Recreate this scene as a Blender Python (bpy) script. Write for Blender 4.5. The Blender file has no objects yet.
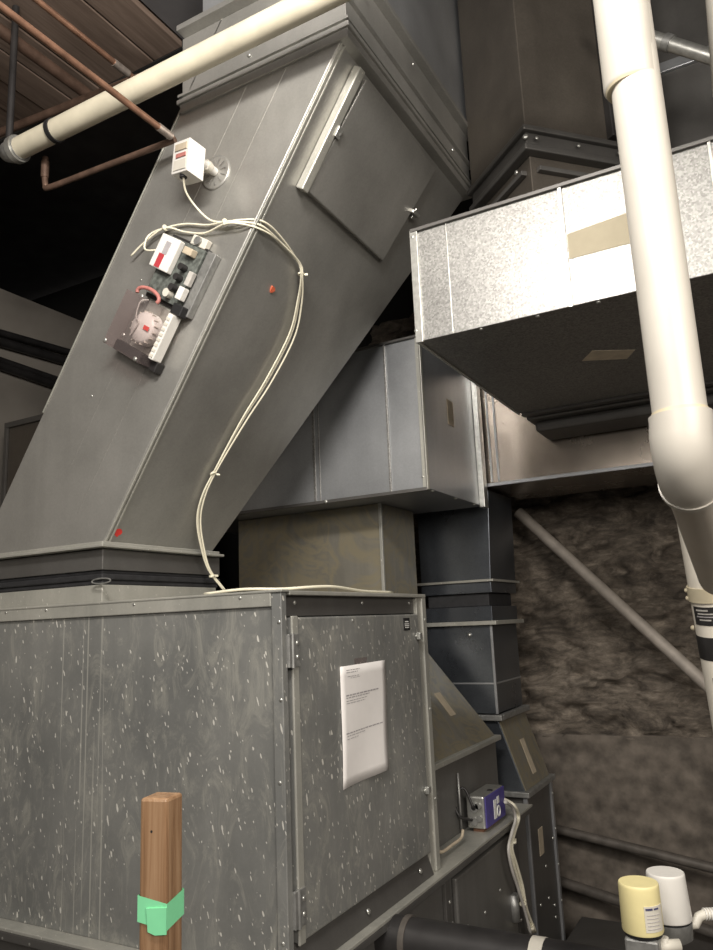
import bpy, bmesh, math, random
from mathutils import Vector, Matrix, noise
random.seed(4)
SC = bpy.context.scene
COL = SC.collection
R = math.radians

# ------------------------------------------------------------------ camera
F = 758.0
CAM = Vector((0, 0, 1.6))
_p, _r, _y = R(11.0), R(-2.4), R(118.66)
FW = Vector((math.cos(_y)*math.cos(_p), math.sin(_y)*math.cos(_p), math.sin(_p)))
_a = FW.cross(Vector((0, 0, 1))).normalized()
_b = _a.cross(FW)
RT = _a*math.cos(_r) + _b*math.sin(_r)
UP = -_a*math.sin(_r) + _b*math.cos(_r)
cd = bpy.data.cameras.new('camera')
cam = bpy.data.objects.new('camera', cd)
COL.objects.link(cam)
m = Matrix.Identity(4)
for i in range(3):
    m[i][0], m[i][1], m[i][2], m[i][3] = RT[i], UP[i], -FW[i], CAM[i]
cam.matrix_world = m
cd.sensor_fit = 'HORIZONTAL'
cd.sensor_width = 36
cd.lens = F/713*36
cd.clip_start = 0.02
SC.camera = cam

def ray(x, y):
    return (RT*(x-356.5) - UP*(y-475.0) + FW*F).normalized()
def at(x, y, a, v):
    """measured point: where the sight line of a pixel meets the plane axis a = v"""
    d = ray(x, y)
    return CAM + d*((v-CAM[a])/d[a])
def atp(x, y, p, n):
    d = ray(x, y)
    return CAM + d*((Vector(p)-CAM).dot(n)/d.dot(n))
def atd(x, y, dep):
    d = ray(x, y)
    return CAM + d*(dep/d.dot(FW))

# ------------------------------------------------------------------ materials
MATS = {}
def newmat(name):
    mt = bpy.data.materials.new(name); mt.use_nodes = True
    nt = mt.node_tree
    b = nt.nodes['Principled BSDF']
    MATS[name] = mt
    return mt, nt, b
def N(nt, t, **k):
    n = nt.nodes.new(t)
    for a, v in k.items():
        if a in n.inputs: n.inputs[a].default_value = v
        else: setattr(n, a, v)
    return n
def coords(nt, scale=(1, 1, 1), rot=(0, 0, 0)):
    tc = N(nt, 'ShaderNodeTexCoord'); mp = N(nt, 'ShaderNodeMapping')
    mp.inputs['Scale'].default_value = scale; mp.inputs['Rotation'].default_value = rot
    nt.links.new(tc.outputs['Object'], mp.inputs['Vector'])
    return mp.outputs['Vector']
def ramp(nt, fac, stops):
    r = N(nt, 'ShaderNodeValToRGB')
    e = r.color_ramp.elements
    while len(e) < len(stops): e.new(0.5)
    for i, (p, c) in enumerate(stops):
        e[i].position = p; e[i].color = (*c, 1) if len(c) == 3 else c
    nt.links.new(fac, r.inputs['Fac'])
    return r.outputs['Color']
def mixc(nt, fac, a, b, mode='MIX'):
    x = N(nt, 'ShaderNodeMix', data_type='RGBA', blend_type=mode)
    if isinstance(fac, float): x.inputs[0].default_value = fac
    else: nt.links.new(fac, x.inputs[0])
    for s, v in ((6, a), (7, b)):
        if isinstance(v, tuple): x.inputs[s].default_value = (*v, 1)
        else: nt.links.new(v, x.inputs[s])
    return x.outputs[2]
def g(v): return (v, v, v)
def bump(nt, b, h, strength=.2, dist=.01):
    bp = N(nt, 'ShaderNodeBump', Strength=strength, Distance=dist)
    nt.links.new(h, bp.inputs['Height']); nt.links.new(bp.outputs['Normal'], b.inputs['Normal'])

def plain(name, col, rough=.5, metal=0.0, nz=0.12, scale=30, bmp=.0):
    mt, nt, b = newmat(name)
    v = coords(nt)
    n = N(nt, 'ShaderNodeTexNoise', Scale=scale, Detail=5.0)
    nt.links.new(v, n.inputs['Vector'])
    lo = tuple(c*(1-nz) for c in col); hi = tuple(min(1, c*(1+nz)) for c in col)
    nt.links.new(ramp(nt, n.outputs['Fac'], [(.3, lo), (.7, hi)]), b.inputs['Base Color'])
    b.inputs['Roughness'].default_value = rough; b.inputs['Metallic'].default_value = metal
    if bmp: bump(nt, b, n.outputs['Fac'], bmp, .003)
    return mt

def steel(name, lo, hi, rough=.42, metal=.75, spang=0.0, splat=0.0, tan=0.0, streak=0.3, drips=False, wav=.12):
    """weathered galvanised sheet: dull mottling, zinc spangle, wiped on paint, white paint spatter"""
    mt, nt, b = newmat(name)
    v = coords(nt)
    n1 = N(nt, 'ShaderNodeTexNoise', Scale=3.0, Detail=6.0, Roughness=.6); nt.links.new(v, n1.inputs['Vector'])
    col = ramp(nt, n1.outputs['Fac'], [(.3, lo), (.7, hi)])
    vs = coords(nt, (28, 28, 1.5))
    n2 = N(nt, 'ShaderNodeTexNoise', Scale=1.0, Detail=4.0); nt.links.new(vs, n2.inputs['Vector'])
    st = ramp(nt, n2.outputs['Fac'], [(.35, g(1-streak*.7)), (.65, g(1+streak*.2))])
    col = mixc(nt, 1.0, col, st, 'MULTIPLY')
    if spang:
        vo = N(nt, 'ShaderNodeTexVoronoi', Scale=210.0); nt.links.new(v, vo.inputs['Vector'])
        sp = ramp(nt, vo.outputs['Color'], [(0, g(1-spang)), (1, g(1+spang))])
        col = mixc(nt, 1.0, col, sp, 'MULTIPLY')
    if tan:
        n3 = N(nt, 'ShaderNodeTexNoise', Scale=4.5, Detail=5.0, Distortion=2.2); nt.links.new(v, n3.inputs['Vector'])
        f = ramp(nt, n3.outputs['Fac'], [(.38, g(.15)), (.46, g(.95)), (.53, g(.25)), (.62, g(.85))])
        col = mixc(nt, f, col, (.29, .255, .175))
    metalsock = None
    if splat:
        tot = None
        for sc_, th, sd, thc in (((80, 80, 17), .23*splat, 0, .88), ((120, 120, 28), .28*splat, 3.3, .86), ((44, 44, 10), .13*splat, 8.1, .76), ((140, 140, 55), .24*splat, 5.3, .84)):
            v0 = coords(nt, (1, 1, 1), (-.22, .26, 0)); mp2 = N(nt, 'ShaderNodeMapping'); mp2.inputs['Scale'].default_value = sc_
            nt.links.new(v0, mp2.inputs['Vector']); vv = mp2.outputs['Vector']; ad = N(nt, 'ShaderNodeVectorMath', operation='ADD')
            ad.inputs[1].default_value = (sd, sd*.7, sd*1.3); nt.links.new(vv, ad.inputs[0])
            dn = N(nt, 'ShaderNodeTexNoise', Scale=.9, Detail=2.0); nt.links.new(ad.outputs[0], dn.inputs['Vector'])
            dm = N(nt, 'ShaderNodeVectorMath', operation='SCALE'); dm.inputs['Scale'].default_value = .9; nt.links.new(dn.outputs['Color'], dm.inputs[0])
            ad2 = N(nt, 'ShaderNodeVectorMath', operation='ADD'); nt.links.new(ad.outputs[0], ad2.inputs[0]); nt.links.new(dm.outputs[0], ad2.inputs[1])
            vo = N(nt, 'ShaderNodeTexVoronoi', Scale=1.0); nt.links.new(ad2.outputs[0], vo.inputs['Vector'])
            lt = N(nt, 'ShaderNodeMath', operation='LESS_THAN'); lt.inputs[1].default_value = th
            nt.links.new(vo.outputs['Distance'], lt.inputs[0])
            # drop most of the cells so the spatter is uneven
            sx = N(nt, 'ShaderNodeSeparateColor'); nt.links.new(vo.outputs['Color'], sx.inputs[0])
            gt = N(nt, 'ShaderNodeMath', operation='GREATER_THAN'); gt.inputs[1].default_value = thc
            nt.links.new(sx.outputs[0], gt.inputs[0])
            ml = N(nt, 'ShaderNodeMath', operation='MULTIPLY')
            nt.links.new(lt.outputs[0], ml.inputs[0]); nt.links.new(gt.outputs[0], ml.inputs[1])
            if tot is None: tot = ml.outputs[0]
            else:
                mx = N(nt, 'ShaderNodeMath', operation='MAXIMUM')
                nt.links.new(tot, mx.inputs[0]); nt.links.new(ml.outputs[0], mx.inputs[1]); tot = mx.outputs[0]
        # chalky wipe marks
        n4 = N(nt, 'ShaderNodeTexNoise', Scale=9.0, Detail=9.0, Distortion=1.8, Roughness=.78)
        nt.links.new(coords(nt, (1.6, 1.6, .7)), n4.inputs['Vector'])
        col = mixc(nt, ramp(nt, n4.outputs['Fac'], [(.49, g(0)), (.62, g(.45)), (.78, g(.8))]), col, (.44, .43, .38))
        col = mixc(nt, tot, col, (.74, .72, .66))
        if drips:
            n5 = N(nt, 'ShaderNodeTexNoise', Scale=1.0, Detail=1.0); nt.links.new(coords(nt, (95, 95, .8)), n5.inputs['Vector'])
            sp_ = N(nt, 'ShaderNodeSeparateXYZ'); nt.links.new(coords(nt), sp_.inputs[0])
            ab = N(nt, 'ShaderNodeMath', operation='SUBTRACT'); ab.inputs[1].default_value = .075; nt.links.new(sp_.outputs[0], ab.inputs[0])
            a2_ = N(nt, 'ShaderNodeMath', operation='ABSOLUTE'); nt.links.new(ab.outputs[0], a2_.inputs[0])
            l_ = N(nt, 'ShaderNodeMath', operation='LESS_THAN'); l_.inputs[1].default_value = .085; nt.links.new(a2_.outputs[0], l_.inputs[0])
            m_ = N(nt, 'ShaderNodeMath', operation='MULTIPLY'); nt.links.new(l_.outputs[0], m_.inputs[0])
            nt.links.new(ramp(nt, n5.outputs['Fac'], [(.60, g(0)), (.66, g(.6))]), m_.inputs[1])
            col = mixc(nt, m_.outputs[0], col, (.52, .51, .46))
    nt.links.new(col, b.inputs['Base Color'])
    b.inputs['Metallic'].default_value = metal
    rr = ramp(nt, n1.outputs['Fac'], [(.3, g(rough-.06)), (.7, g(rough+.08))])
    nt.links.new(rr, b.inputs['Roughness'])
    n6 = N(nt, 'ShaderNodeTexNoise', Scale=2.2, Detail=2.0); nt.links.new(v, n6.inputs['Vector'])
    bump(nt, b, n6.outputs['Fac'], wav, .03)
    return mt

steel('steel_lean', (.33, .325, .305), (.44, .43, .405), .38, .62, .05, streak=.05, wav=.25)
steel('steel_mid', (.32, .33, .345), (.41, .42, .435), .38, .6, .05, streak=.05, wav=.2)
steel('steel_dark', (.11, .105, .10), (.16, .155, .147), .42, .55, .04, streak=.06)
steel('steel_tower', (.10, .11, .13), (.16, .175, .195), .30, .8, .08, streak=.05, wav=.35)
steel('steel_bright', (.27, .265, .255), (.34, .335, .32), .44, .72, .34, streak=.03, wav=.03)
steel('steel_brown', (.105, .092, .078), (.165, .145, .122), .40, .6, .08, streak=.05, wav=.25)
steel('steel_box', (.175, .18, .175), (.275, .275, .26), .44, .35, .03, splat=.8, drips=True, streak=.08)
steel('steel_door', (.20, .205, .20), (.30, .30, .285), .44, .35, .03, splat=.85, streak=.1)
steel('steel_trim', (.34, .34, .31), (.50, .49, .44), .40, .4, .04, splat=.5, streak=.1)
steel('steel_tan', (.19, .185, .17), (.29, .275, .235), .45, .4, .03, tan=.9, streak=.2, wav=.3)
steel('steel_base', (.15, .145, .138), (.21, .205, .195), .40, .5, .05, streak=.08, wav=.2)
steel('steel_trunk', (.27, .23, .195), (.35, .305, .26), .24, .9, .04, streak=.05, wav=.2)
plain('zinc', (.55, .55, .52), .35, .8, .15, 60)
plain('zinc_dull', (.30, .30, .29), .45, .6, .2, 60)
plain('black_canvas', (.018, .018, .02), .7, 0, .3, 40, .3)
plain('black', (.012, .012, .013), .6)
plain('pvc', (.55, .52, .465), .38, 0, .05, 9)
plain('pvc_shade', (.56, .51, .44), .42, 0, .08, 9)
plain('pvc_bright', (.74, .69, .60), .4, 0, .04, 9)
plain('pvc_glue', (.60, .53, .38), .35, 0, .08, 20)
plain('cream_pipe', (.58, .535, .42), .5, 0, .12, 14)
plain('copper', (.27, .15, .10), .40, .6, .3, 25)
plain('copper_dark', (.15, .095, .07), .5, .5, .3, 25)
plain('solder', (.42, .36, .32), .4, .7, .2, 60)
plain('pipe_grey', (.38, .34, .30), .6, .1, .15, 20)
plain('pipe_dark', (.11, .097, .085), .55, .2, .3, 20)
plain('iron_black', (.035, .033, .033), .42, .3, .3, 12)
plain('white_plastic', (.72, .70, .66), .4, 0, .03)
plain('beige_plastic', (.60, .57, .50), .45, 0, .05)
plain('cable', (.74, .70, .56), .45, 0, .05)
plain('cable_grey', (.45, .43, .40), .5)
plain('paper', (.80, .77, .75), .8, 0, .02)
plain('ink', (.36, .34, .35), .8)
plain('ink_dark', (.05, .05, .12), .7)
plain('label_white', (.75, .75, .72), .6)
plain('red', (.80, .05, .04), .6)
plain('red_deep', (.42, .04, .05), .6)
plain('red_soft', (.42, .16, .14), .6, 0, .3)
plain('orange_red', (.62, .13, .06), .6)
plain('board', (.10, .11, .10), .6, .1, .5, 90)
plain('tan_label', (.46, .39, .29), .8)
plain('label_tan_light', (.72, .62, .48), .7)
plain('tape_tan', (.34, .30, .215), .75, 0, .04)
plain('green_tape', (.20, .62, .33), .7, 0, .06)
plain('blue', (.075, .06, .25), .5)
plain('yellow_paint', (.78, .69, .36), .45, 0, .05)
plain('plaster_left', (.27, .245, .215), .8, 0, .12, 4, .1)
plain('void_shade', (.016, .015, .014), .9)  # near-black colour stands in for deep shade in the recesses
plain('ceiling_dark', (.12, .115, .118), .85, 0, .2, 6)
plain('floor_paint', (.12, .105, .09), .7, 0, .3, 5)
plain('rust', (.20, .10, .06), .7, .2, .3)

def glassmat():
    mt, nt, b = newmat('clear_plastic')
    b.inputs['Base Color'].default_value = (.38, .33, .32, 1)
    b.inputs['Roughness'].default_value = .06
    tr = N(nt, 'ShaderNodeBsdfTransparent'); tr.inputs['Color'].default_value = (.93, .90, .90, 1)
    mx = N(nt, 'ShaderNodeMixShader'); mx.inputs[0].default_value = .07
    nt.links.new(tr.outputs[0], mx.inputs[1]); nt.links.new(b.outputs[0], mx.inputs[2])
    nt.links.new(mx.outputs[0], nt.nodes['Material Output'].inputs['Surface'])
glassmat()

def woodmat(name, axis, c1, c2, c3, plank=0, rough=.5):
    mt, nt, b = newmat(name)
    s = [70 if axis == 2 else 26]*3; s[axis] = 3.0 if axis == 2 else 1.6
    n = N(nt, 'ShaderNodeTexNoise', Scale=1.0, Detail=6.0, Distortion=1.4, Roughness=.65)
    nt.links.new(coords(nt, tuple(s)), n.inputs['Vector'])
    col = ramp(nt, n.outputs['Fac'], [(.3, c1), (.5, c2), (.72, c3)])
    n2 = N(nt, 'ShaderNodeTexNoise', Scale=1.3, Detail=3.0); nt.links.new(coords(nt), n2.inputs['Vector'])
    col = mixc(nt, 1.0, col, ramp(nt, n2.outputs['Fac'], [(.3, g(.65)), (.7, g(1.15))]), 'MULTIPLY')
    nt.links.new(col, b.inputs['Base Color'])
    b.inputs['Roughness'].default_value = rough
    bump(nt, b, n.outputs['Fac'], .25, .002)
woodmat('wood_post', 2, (.17, .09, .045), (.30, .175, .095), (.42, .27, .16), rough=.34)
woodmat('wood_deck', 1, (.15, .105, .08), (.22, .16, .125), (.30, .225, .18), rough=.8)

def stonemat():
    mt, nt, b = newmat('rubble_stone')
    v = coords(nt)
    n = N(nt, 'ShaderNodeTexNoise', Scale=4.5, Detail=10.0, Roughness=.72, Distortion=1.0); nt.links.new(coords(nt, (1, 1, 2.2)), n.inputs['Vector'])
    col = ramp(nt, n.outputs['Fac'], [(.36, (.055, .045, .036)), (.5, (.15, .125, .10)), (.66, (.31, .265, .215))])
    n2 = N(nt, 'ShaderNodeTexNoise', Scale=14.0, Detail=10.0, Roughness=.78, Distortion=.3); nt.links.new(coords(nt, (1, 1, 2.6)), n2.inputs['Vector'])
    col = mixc(nt, 1.0, col, ramp(nt, n2.outputs['Fac'], [(.32, g(.45)), (.52, g(.95)), (.7, g(1.45))]), 'MULTIPLY')
    nt.links.new(col, b.inputs['Base Color']); b.inputs['Roughness'].default_value = .85
    bump(nt, b, n2.outputs['Fac'], .8, .012)
stonemat()
plain('rough_render', (.135, .115, .096), .9, 0, .4, 16, 1.0)

# ------------------------------------------------------------------ mesh helpers
class MB:
    def __init__(s): s.v = []; s.f = []; s.m = []; s.sm = []; s.pc = []; s.np = 0; s.hold = False
    def add(s, vs, fs, mi=0, smooth=False):
        if not s.hold: s.np += 1
        o = len(s.v); s.v += [Vector(p) for p in vs]; s.pc += [s.np]*len(fs)
        for f in fs: s.f.append([o+i for i in f]); s.m.append(mi); s.sm.append(smooth)
        return s
    def hexa(s, p, mi=0):
        """p: bottom 4 ccw, top 4 ccw"""
        return s.add(p, [(3, 2, 1, 0), (4, 5, 6, 7), (0, 1, 5, 4), (1, 2, 6, 5), (2, 3, 7, 6), (3, 0, 4, 7)], mi)
    def box(s, x0, x1, y0, y1, z0, z1, mi=0):
        x0, x1 = min(x0, x1), max(x0, x1); y0, y1 = min(y0, y1), max(y0, y1); z0, z1 = min(z0, z1), max(z0, z1)
        return s.hexa([(x0, y0, z0), (x1, y0, z0), (x1, y1, z0), (x0, y1, z0), (x0, y0, z1), (x1, y0, z1), (x1, y1, z1), (x0, y1, z1)], mi)
    def fbox(s, o, a, b, c, mi=0):
        """box from origin o along the three edge vectors a, b, c"""
        o, a, b, c = Vector(o), Vector(a), Vector(b), Vector(c)
        if a.cross(b).dot(c) < 0: a, b = b, a
        return s.hexa([o, o+a, o+a+b, o+b, o+c, o+a+c, o+a+b+c, o+b+c], mi)
    def tube(s, pts, r, seg=14, mi=0, caps=True):
        pts = [Vector(p) for p in pts]; n = len(pts)
        rs = r if isinstance(r, (list, tuple)) else [r]*n
        t = [(pts[min(i+1, n-1)]-pts[max(i-1, 0)]).normalized() for i in range(n)]
        ref = Vector((0, 0, 1)) if abs(t[0].z) < .9 else Vector((1, 0, 0))
        u = t[0].cross(ref).normalized(); vs = []
        for i in range(n):
            u = (u - t[i]*u.dot(t[i])).normalized(); w = t[i].cross(u)
            vs += [pts[i] + (u*math.cos(2*math.pi*k/seg) + w*math.sin(2*math.pi*k/seg))*rs[i] for k in range(seg)]
        fs = [(i*seg+k, i*seg+(k+1) % seg, (i+1)*seg+(k+1) % seg, (i+1)*seg+k) for i in range(n-1) for k in range(seg)]
        h0 = s.hold; s.add(vs, fs, mi, True); s.hold = True
        if caps:
            s.add(vs[:seg], [tuple(reversed(range(seg)))], mi); s.add(vs[-seg:], [tuple(range(seg))], mi)
        s.hold = h0
        return s
    def cyl(s, a, b, r, seg=16, mi=0): return s.tube([a, b], r, seg, mi)
    def dome(s, p, n, r, h=.5, mi=0):
        """screw head: low dome on a surface"""
        n = Vector(n).normalized(); p = Vector(p)
        return s.tube([p-n*r*.1, p+n*r*h*.5, p+n*r*h*.9, p+n*r*h], [r, r*.95, r*.6, r*.15], 8, mi)
    def lathe(s, p, prof, seg=28, mi=0):
        p = Vector(p)
        return s.tube([p+Vector((0, 0, z)) for r_, z in prof], [r_ for r_, z in prof], seg, mi)
    def frame(s, x0, x1, y0, y1, z0, z1, w, mi=0):
        """rectangular ring lying flat around a duct"""
        s.box(x0-w, x1+w, y0-w, y0, z0, z1, mi); h0 = s.hold; s.hold = True; s.box(x0-w, x1+w, y1, y1+w, z0, z1, mi)
        s.box(x0-w, x0, y0, y1, z0, z1, mi); s.box(x1, x1+w, y0, y1, z0, z1, mi); s.hold = h0
        return s
    def build(s, name, mat, parent=None, bevel=0.0, label=None):
        me = bpy.data.meshes.new(name)
        if parent is not None: o0 = Vector(parent['_o']) if '_o' in parent else parent.location.copy()
        else: 
            xs = [p.x for p in s.v]; ys = [p.y for p in s.v]; zs = [p.z for p in s.v]
            o0 = Vector(((min(xs)+max(xs))/2, (min(ys)+max(ys))/2, min(zs)))
        me.from_pydata([p-o0 for p in s.v], [], s.f)
        mats = mat if isinstance(mat, (list, tuple)) else [mat]
        for q in mats: me.materials.append(MATS[q])
        for pl, mi, sm in zip(me.polygons, s.m, s.sm): pl.material_index = mi; pl.use_smooth = sm
        bm = bmesh.new(); bm.from_mesh(me); bmesh.ops.remove_doubles(bm, verts=bm.verts, dist=1e-6)
        bmesh.ops.recalc_face_normals(bm, faces=bm.faces); bm.to_mesh(me); bm.free()
        o = bpy.data.objects.new(name, me); COL.objects.link(o)
        if parent is not None: ORIG[o.name] = o0; o.parent = parent
        else: o.location = o0
        if bevel:
            bv = o.modifiers.new('bevel', 'BEVEL'); bv.width = bevel; bv.segments = 2; bv.limit_method = 'ANGLE'
        if label: o['label'] = label
        return o
ORIG = {}
_build = MB.build
SPLIT = {'screw', 'vertical_seam', 'panel_crease', 'stiffener', 'terminal_screw', 'vent_rib', 'plate_rib', 'knockout', 'knockout_hole', 'standing_seam', 'glue_drip', 'corner_seam', 'circuit_detail'}
def build(s, name, mat, parent=None, bevel=0.0, label=None):
    if parent is not None and name in SPLIT and s.np > 1:
        last = None
        for k in sorted(set(s.pc)):
            sub = MB(); ids = [i for i, p in enumerate(s.pc) if p == k]
            used = sorted({j for i in ids for j in s.f[i]}); mp = {j: n for n, j in enumerate(used)}
            sub.v = [s.v[j] for j in used]; sub.f = [[mp[j] for j in s.f[i]] for i in ids]
            sub.m = [s.m[i] for i in ids]; sub.sm = [s.sm[i] for i in ids]; sub.pc = [1]*len(ids); sub.np = 1
            last = sub.build(name, mat, parent, bevel, label)
        return last
    # nested parents share the thing's origin, so every local frame is the thing's own
    if parent is None: return _build(s, name, mat, None, bevel, label)
    top = parent
    while top.parent: top = top.parent
    loc = top.location.copy()
    me_parent = parent
    class _P: pass
    o = _build_at(s, name, mat, loc, bevel, label)
    o.parent = me_parent
    return o
def _build_at(s, name, mat, o0, bevel, label):
    me = bpy.data.meshes.new(name)
    me.from_pydata([p-o0 for p in s.v], [], s.f)
    mats = mat if isinstance(mat, (list, tuple)) else [mat]
    for q in mats: me.materials.append(MATS[q])
    for pl, mi, sm in zip(me.polygons, s.m, s.sm): pl.material_index = mi; pl.use_smooth = sm
    bm = bmesh.new(); bm.from_mesh(me)
    bmesh.ops.recalc_face_normals(bm, faces=bm.faces); bm.to_mesh(me); bm.free()
    o = bpy.data.objects.new(name, me); COL.objects.link(o)
    if bevel:
        bv = o.modifiers.new('bevel', 'BEVEL'); bv.width = bevel; bv.segments = 2; bv.limit_method = 'ANGLE'
    if label: o['label'] = label
    return o
MB.build = build

def thing(name, label, cat, loc, group=None):
    o = bpy.data.objects.new(name, None); COL.objects.link(o)
    o.location = loc; o.empty_display_size = .05
    o['label'] = label; o['category'] = cat
    if group: o['group'] = group
    return o
def tag(o, label, cat, group=None):
    o['label'] = label; o['category'] = cat
    if group: o['group'] = group
    return o
def struct(name, mb, mat, bevel=0):
    o = mb.build(name, mat, None, bevel); o['kind'] = 'structure'; return o
def spline(pts, n=8):
    """Catmull-Rom through measured points"""
    P = [Vector(p) for p in pts]; P = [P[0]*2-P[1]] + P + [P[-1]*2-P[-2]]
    out = []
    for i in range(1, len(P)-2):
        for k in range(n):
            t = k/n; a, b_, c_, d_ = P[i-1], P[i], P[i+1], P[i+2]
            out.append(.5*((2*b_) + (c_-a)*t + (2*a-5*b_+4*c_-d_)*t*t + (3*b_-a-3*c_+d_)*t**3))
    return out + [P[-2]]

# ------------------------------------------------------------------ setting
struct('floor', MB().box(-4.2, 2.5, -1.0, 4.2, -.08, 0), 'floor_paint')
# wood deck ceiling: boards running along Y, each a little offset
mb = MB(); x = -1.585; k = 0
while x > -4.0:
    w = .135; dz = random.uniform(0, .012)
    mb.box(x-w, x-.006, -1.0, 1.77, 3.60+dz, 3.66); x -= w; k += 1
struct('ceiling', mb, 'wood_deck', .003)
struct('ceiling', MB().box(-1.58, 2.5, -1.0, 1.46, 3.62, 3.68), 'ceiling_dark')
struct('ceiling', MB().box(-1.58, -1.29, 1.46, 1.77, 3.62, 3.68), 'ceiling_dark')
struct('ceiling', MB().box(-6.0, 2.5, 1.81, 4.2, 4.4, 4.46), 'ceiling_dark')
struct('ceiling', MB().box(-1.28, 2.5, 1.40, 1.81, 4.02, 4.46), 'ceiling_dark')
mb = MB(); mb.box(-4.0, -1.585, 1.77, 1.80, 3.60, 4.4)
struct('trim_1', mb, 'void_shade')
# left wall: painted lower wall, dark recess above it
struct('wall_left', MB().box(-3.95, -3.8, -1.0, 4.2, 0, 3.62), 'plaster_left')
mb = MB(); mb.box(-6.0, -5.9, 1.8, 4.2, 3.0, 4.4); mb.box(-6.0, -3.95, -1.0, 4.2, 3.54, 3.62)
struct('wall_left', mb, 'void_shade')
# rubble wall at the back, real relief
def rubble(x0, x1, z0, z1, yb, amp, sx, sz, name, thick, mat='rubble_stone'):
    nx = int((x1-x0)/.018); nz = int((z1-z0)/.018)
    vs = []; fs = []
    for j in range(nz+1):
        for i in range(nx+1):
            X = x0+(x1-x0)*i/nx; Z = z0+(z1-z0)*j/nz
            wob = noise.noise(Vector((X*1.7, Z*1.7, 3)))*.12
            d, pts = noise.voronoi(Vector((X/sx+wob*3, 0, (Z+wob*.5)/sz)))
            e = min(1.0, (d[1]-d[0])*2.4)
            h = amp*(e**.6) + amp*.8*noise.fractal(Vector((X*6, 7, Z*16)), .8, 2.1, 5) + amp*.5*noise.noise(Vector((pts[0].x*9, 1, pts[0].z*7)))
            if j in (0, nz) : h = min(h, amp)
            vs.append((X, yb-h, Z))
    w = nx+1
    for j in range(nz):
        for i in range(nx):
            fs.append((j*w+i, j*w+i+1, (j+1)*w+i+1, (j+1)*w+i))
    mb = MB(); mb.add(vs, fs, 0, True)
    mb.box(x0, x1, yb+.02, yb+thick, z0, z1)
    return struct(name, mb, mat)
rubble(-1.9, .75, 1.02, 3.3, 3.76, .06, .26, .085, 'wall_back', .3)
rubble(-1.9, .75, 0, 1.05, 3.70, .012, .6, .35, 'wall_back', .35, 'rough_render')
struct('wall_back', MB().box(-5.9, -1.9, 3.85, 4.0, 0, 4.3), 'void_shade')
struct('wall_back', MB().box(-1.9, .75, 3.78, 4.0, 3.3, 4.3), 'void_shade')

# ------------------------------------------------------------------ air handler cabinet
X0 = -.958; YF = 1.394; YB = 2.153; ZT = 1.678; ZB = .8985
cab = thing('air_handler_cabinet', 'large grey galvanised cabinet spattered with white paint, hinged door facing right', 'air handler', (-1.65, 1.77, ZB))
mb = MB(); mb.box(-2.35, -.985, YF+.004, YB-.004, ZB, ZT-.012); mb.build('casing', 'steel_box', cab, .002)
mb = MB()
mb.box(-2.35, -.9855, YF-.003, YF+.004, ZB-.0, ZT-.035)                    # flat panel
mb.build('side_panel', 'steel_box', cab, .001)
mb = MB(); mb.box(-2.36, -.985, YF-.010, YF-.002, ZT-.036, ZT-.004)
mb.build('top_rail', 'steel_trim', cab, .002)
mb = MB(); mb.box(-2.36, X0+.004, YF-.012, YF+.02, ZT-.006, ZT); mb.box(-2.36, X0+.004, YF+.02, YB, ZT-.012, ZT-.002)
mb.build('top_panel', 'steel_trim', cab, .002)
mb = MB(); mb.box(-.985, X0, YF-.008, YF+.012, ZB, ZT-.006)
mb.build('corner_post', 'steel_door', cab, .002)
mb = MB(); mb.box(-.985, X0+.002, 2.128, YB+.002, ZB, ZT-.006); mb.box(-.985, X0-.004, 2.10, 2.128, ZB, ZT-.006)
mb.build('corner_post', 'steel_trim', cab, .002)
mb = MB(); mb.box(-.985, -.972, YF+.012, 2.10, 1.62, ZT-.012); mb.build('header', 'steel_dark', cab, .001)
mb = MB(); mb.hexa([(-.984, YF+.012, ZB), (X0+.004, YF+.012, ZB), (X0+.004, 2.10, ZB), (-.984, 2.10, ZB), (-.984, YF+.012, .955), (-.972, YF+.012, .955), (-.972, 2.10, .955), (-.984, 2.10, .955)])
mb.build('sill', 'steel_dark', cab)
mb = MB()
for px_, py_ in ((279, 622), (280, 783), (283, 944), (281, 700)):
    mb.dome(at(px_, py_, 1, YF-.008), (0, -1, 0), .0045)
for px_ in (6, 46, 134, 240): mb.dome(at(px_, 613-.062*px_, 1, YF-.010), (0, -1, 0), .004)
mb.build('screw', 'zinc', cab)
mb = MB()
for z in (1.60, 1.34, 1.09): mb.dome((X0+.002, 2.143, z), (1, 0, 0), .005)
for y in (1.46, 1.78, 2.07): mb.dome((-.972, y, 1.65), (1, 0, 0), .005)
for y, z in ((1.45, .925), (1.72, .925), (2.02, .93)): mb.dome((-.957, y, z), (1, 0, .3), .007)
mb.build('screw', 'zinc', cab)
# door: shallow pan standing proud of its frame
door = MB().box(-.982, X0, 1.425, 2.099, .956, 1.617).build('door', 'steel_door', cab, .004)
mb = MB(); mb.box(X0-.004, X0+.0025, 1.4235, 1.447, .953, 1.620); mb.build('door_edge', 'steel_trim', door, .002)
for zc in (1.545, 1.025):
    h = MB().box(X0-.002, X0+.006, 1.405, 1.446, zc-.036, zc+.036)
    h.cyl((X0+.004, 1.420, zc-.037), (X0+.004, 1.420, zc+.037), .0055, 10)
    hh = h.build('hinge', 'zinc_dull', door, .0015)
    MB().dome((X0+.006, 1.437, zc+.016), (1, 0, 0), .0055).dome((X0+.006, 1.437, zc-.014), (1, 0, 0), .0055).build('screw', 'zinc', hh)
for zc in (1.553, 1.125):
    h = MB().box(X0, X0+.014, 2.075, 2.094, zc-.010, zc+.010); h.box(X0, X0+.006, 2.068, 2.104, zc-.004, zc+.004)
    h.build('latch', 'zinc', door, .002)
lb = MB().box(X0, X0+.0012, 1.995, 2.035, 1.572, 1.607).build('warning_label', 'black', door, label='small black warning sticker with white lines')
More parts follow.
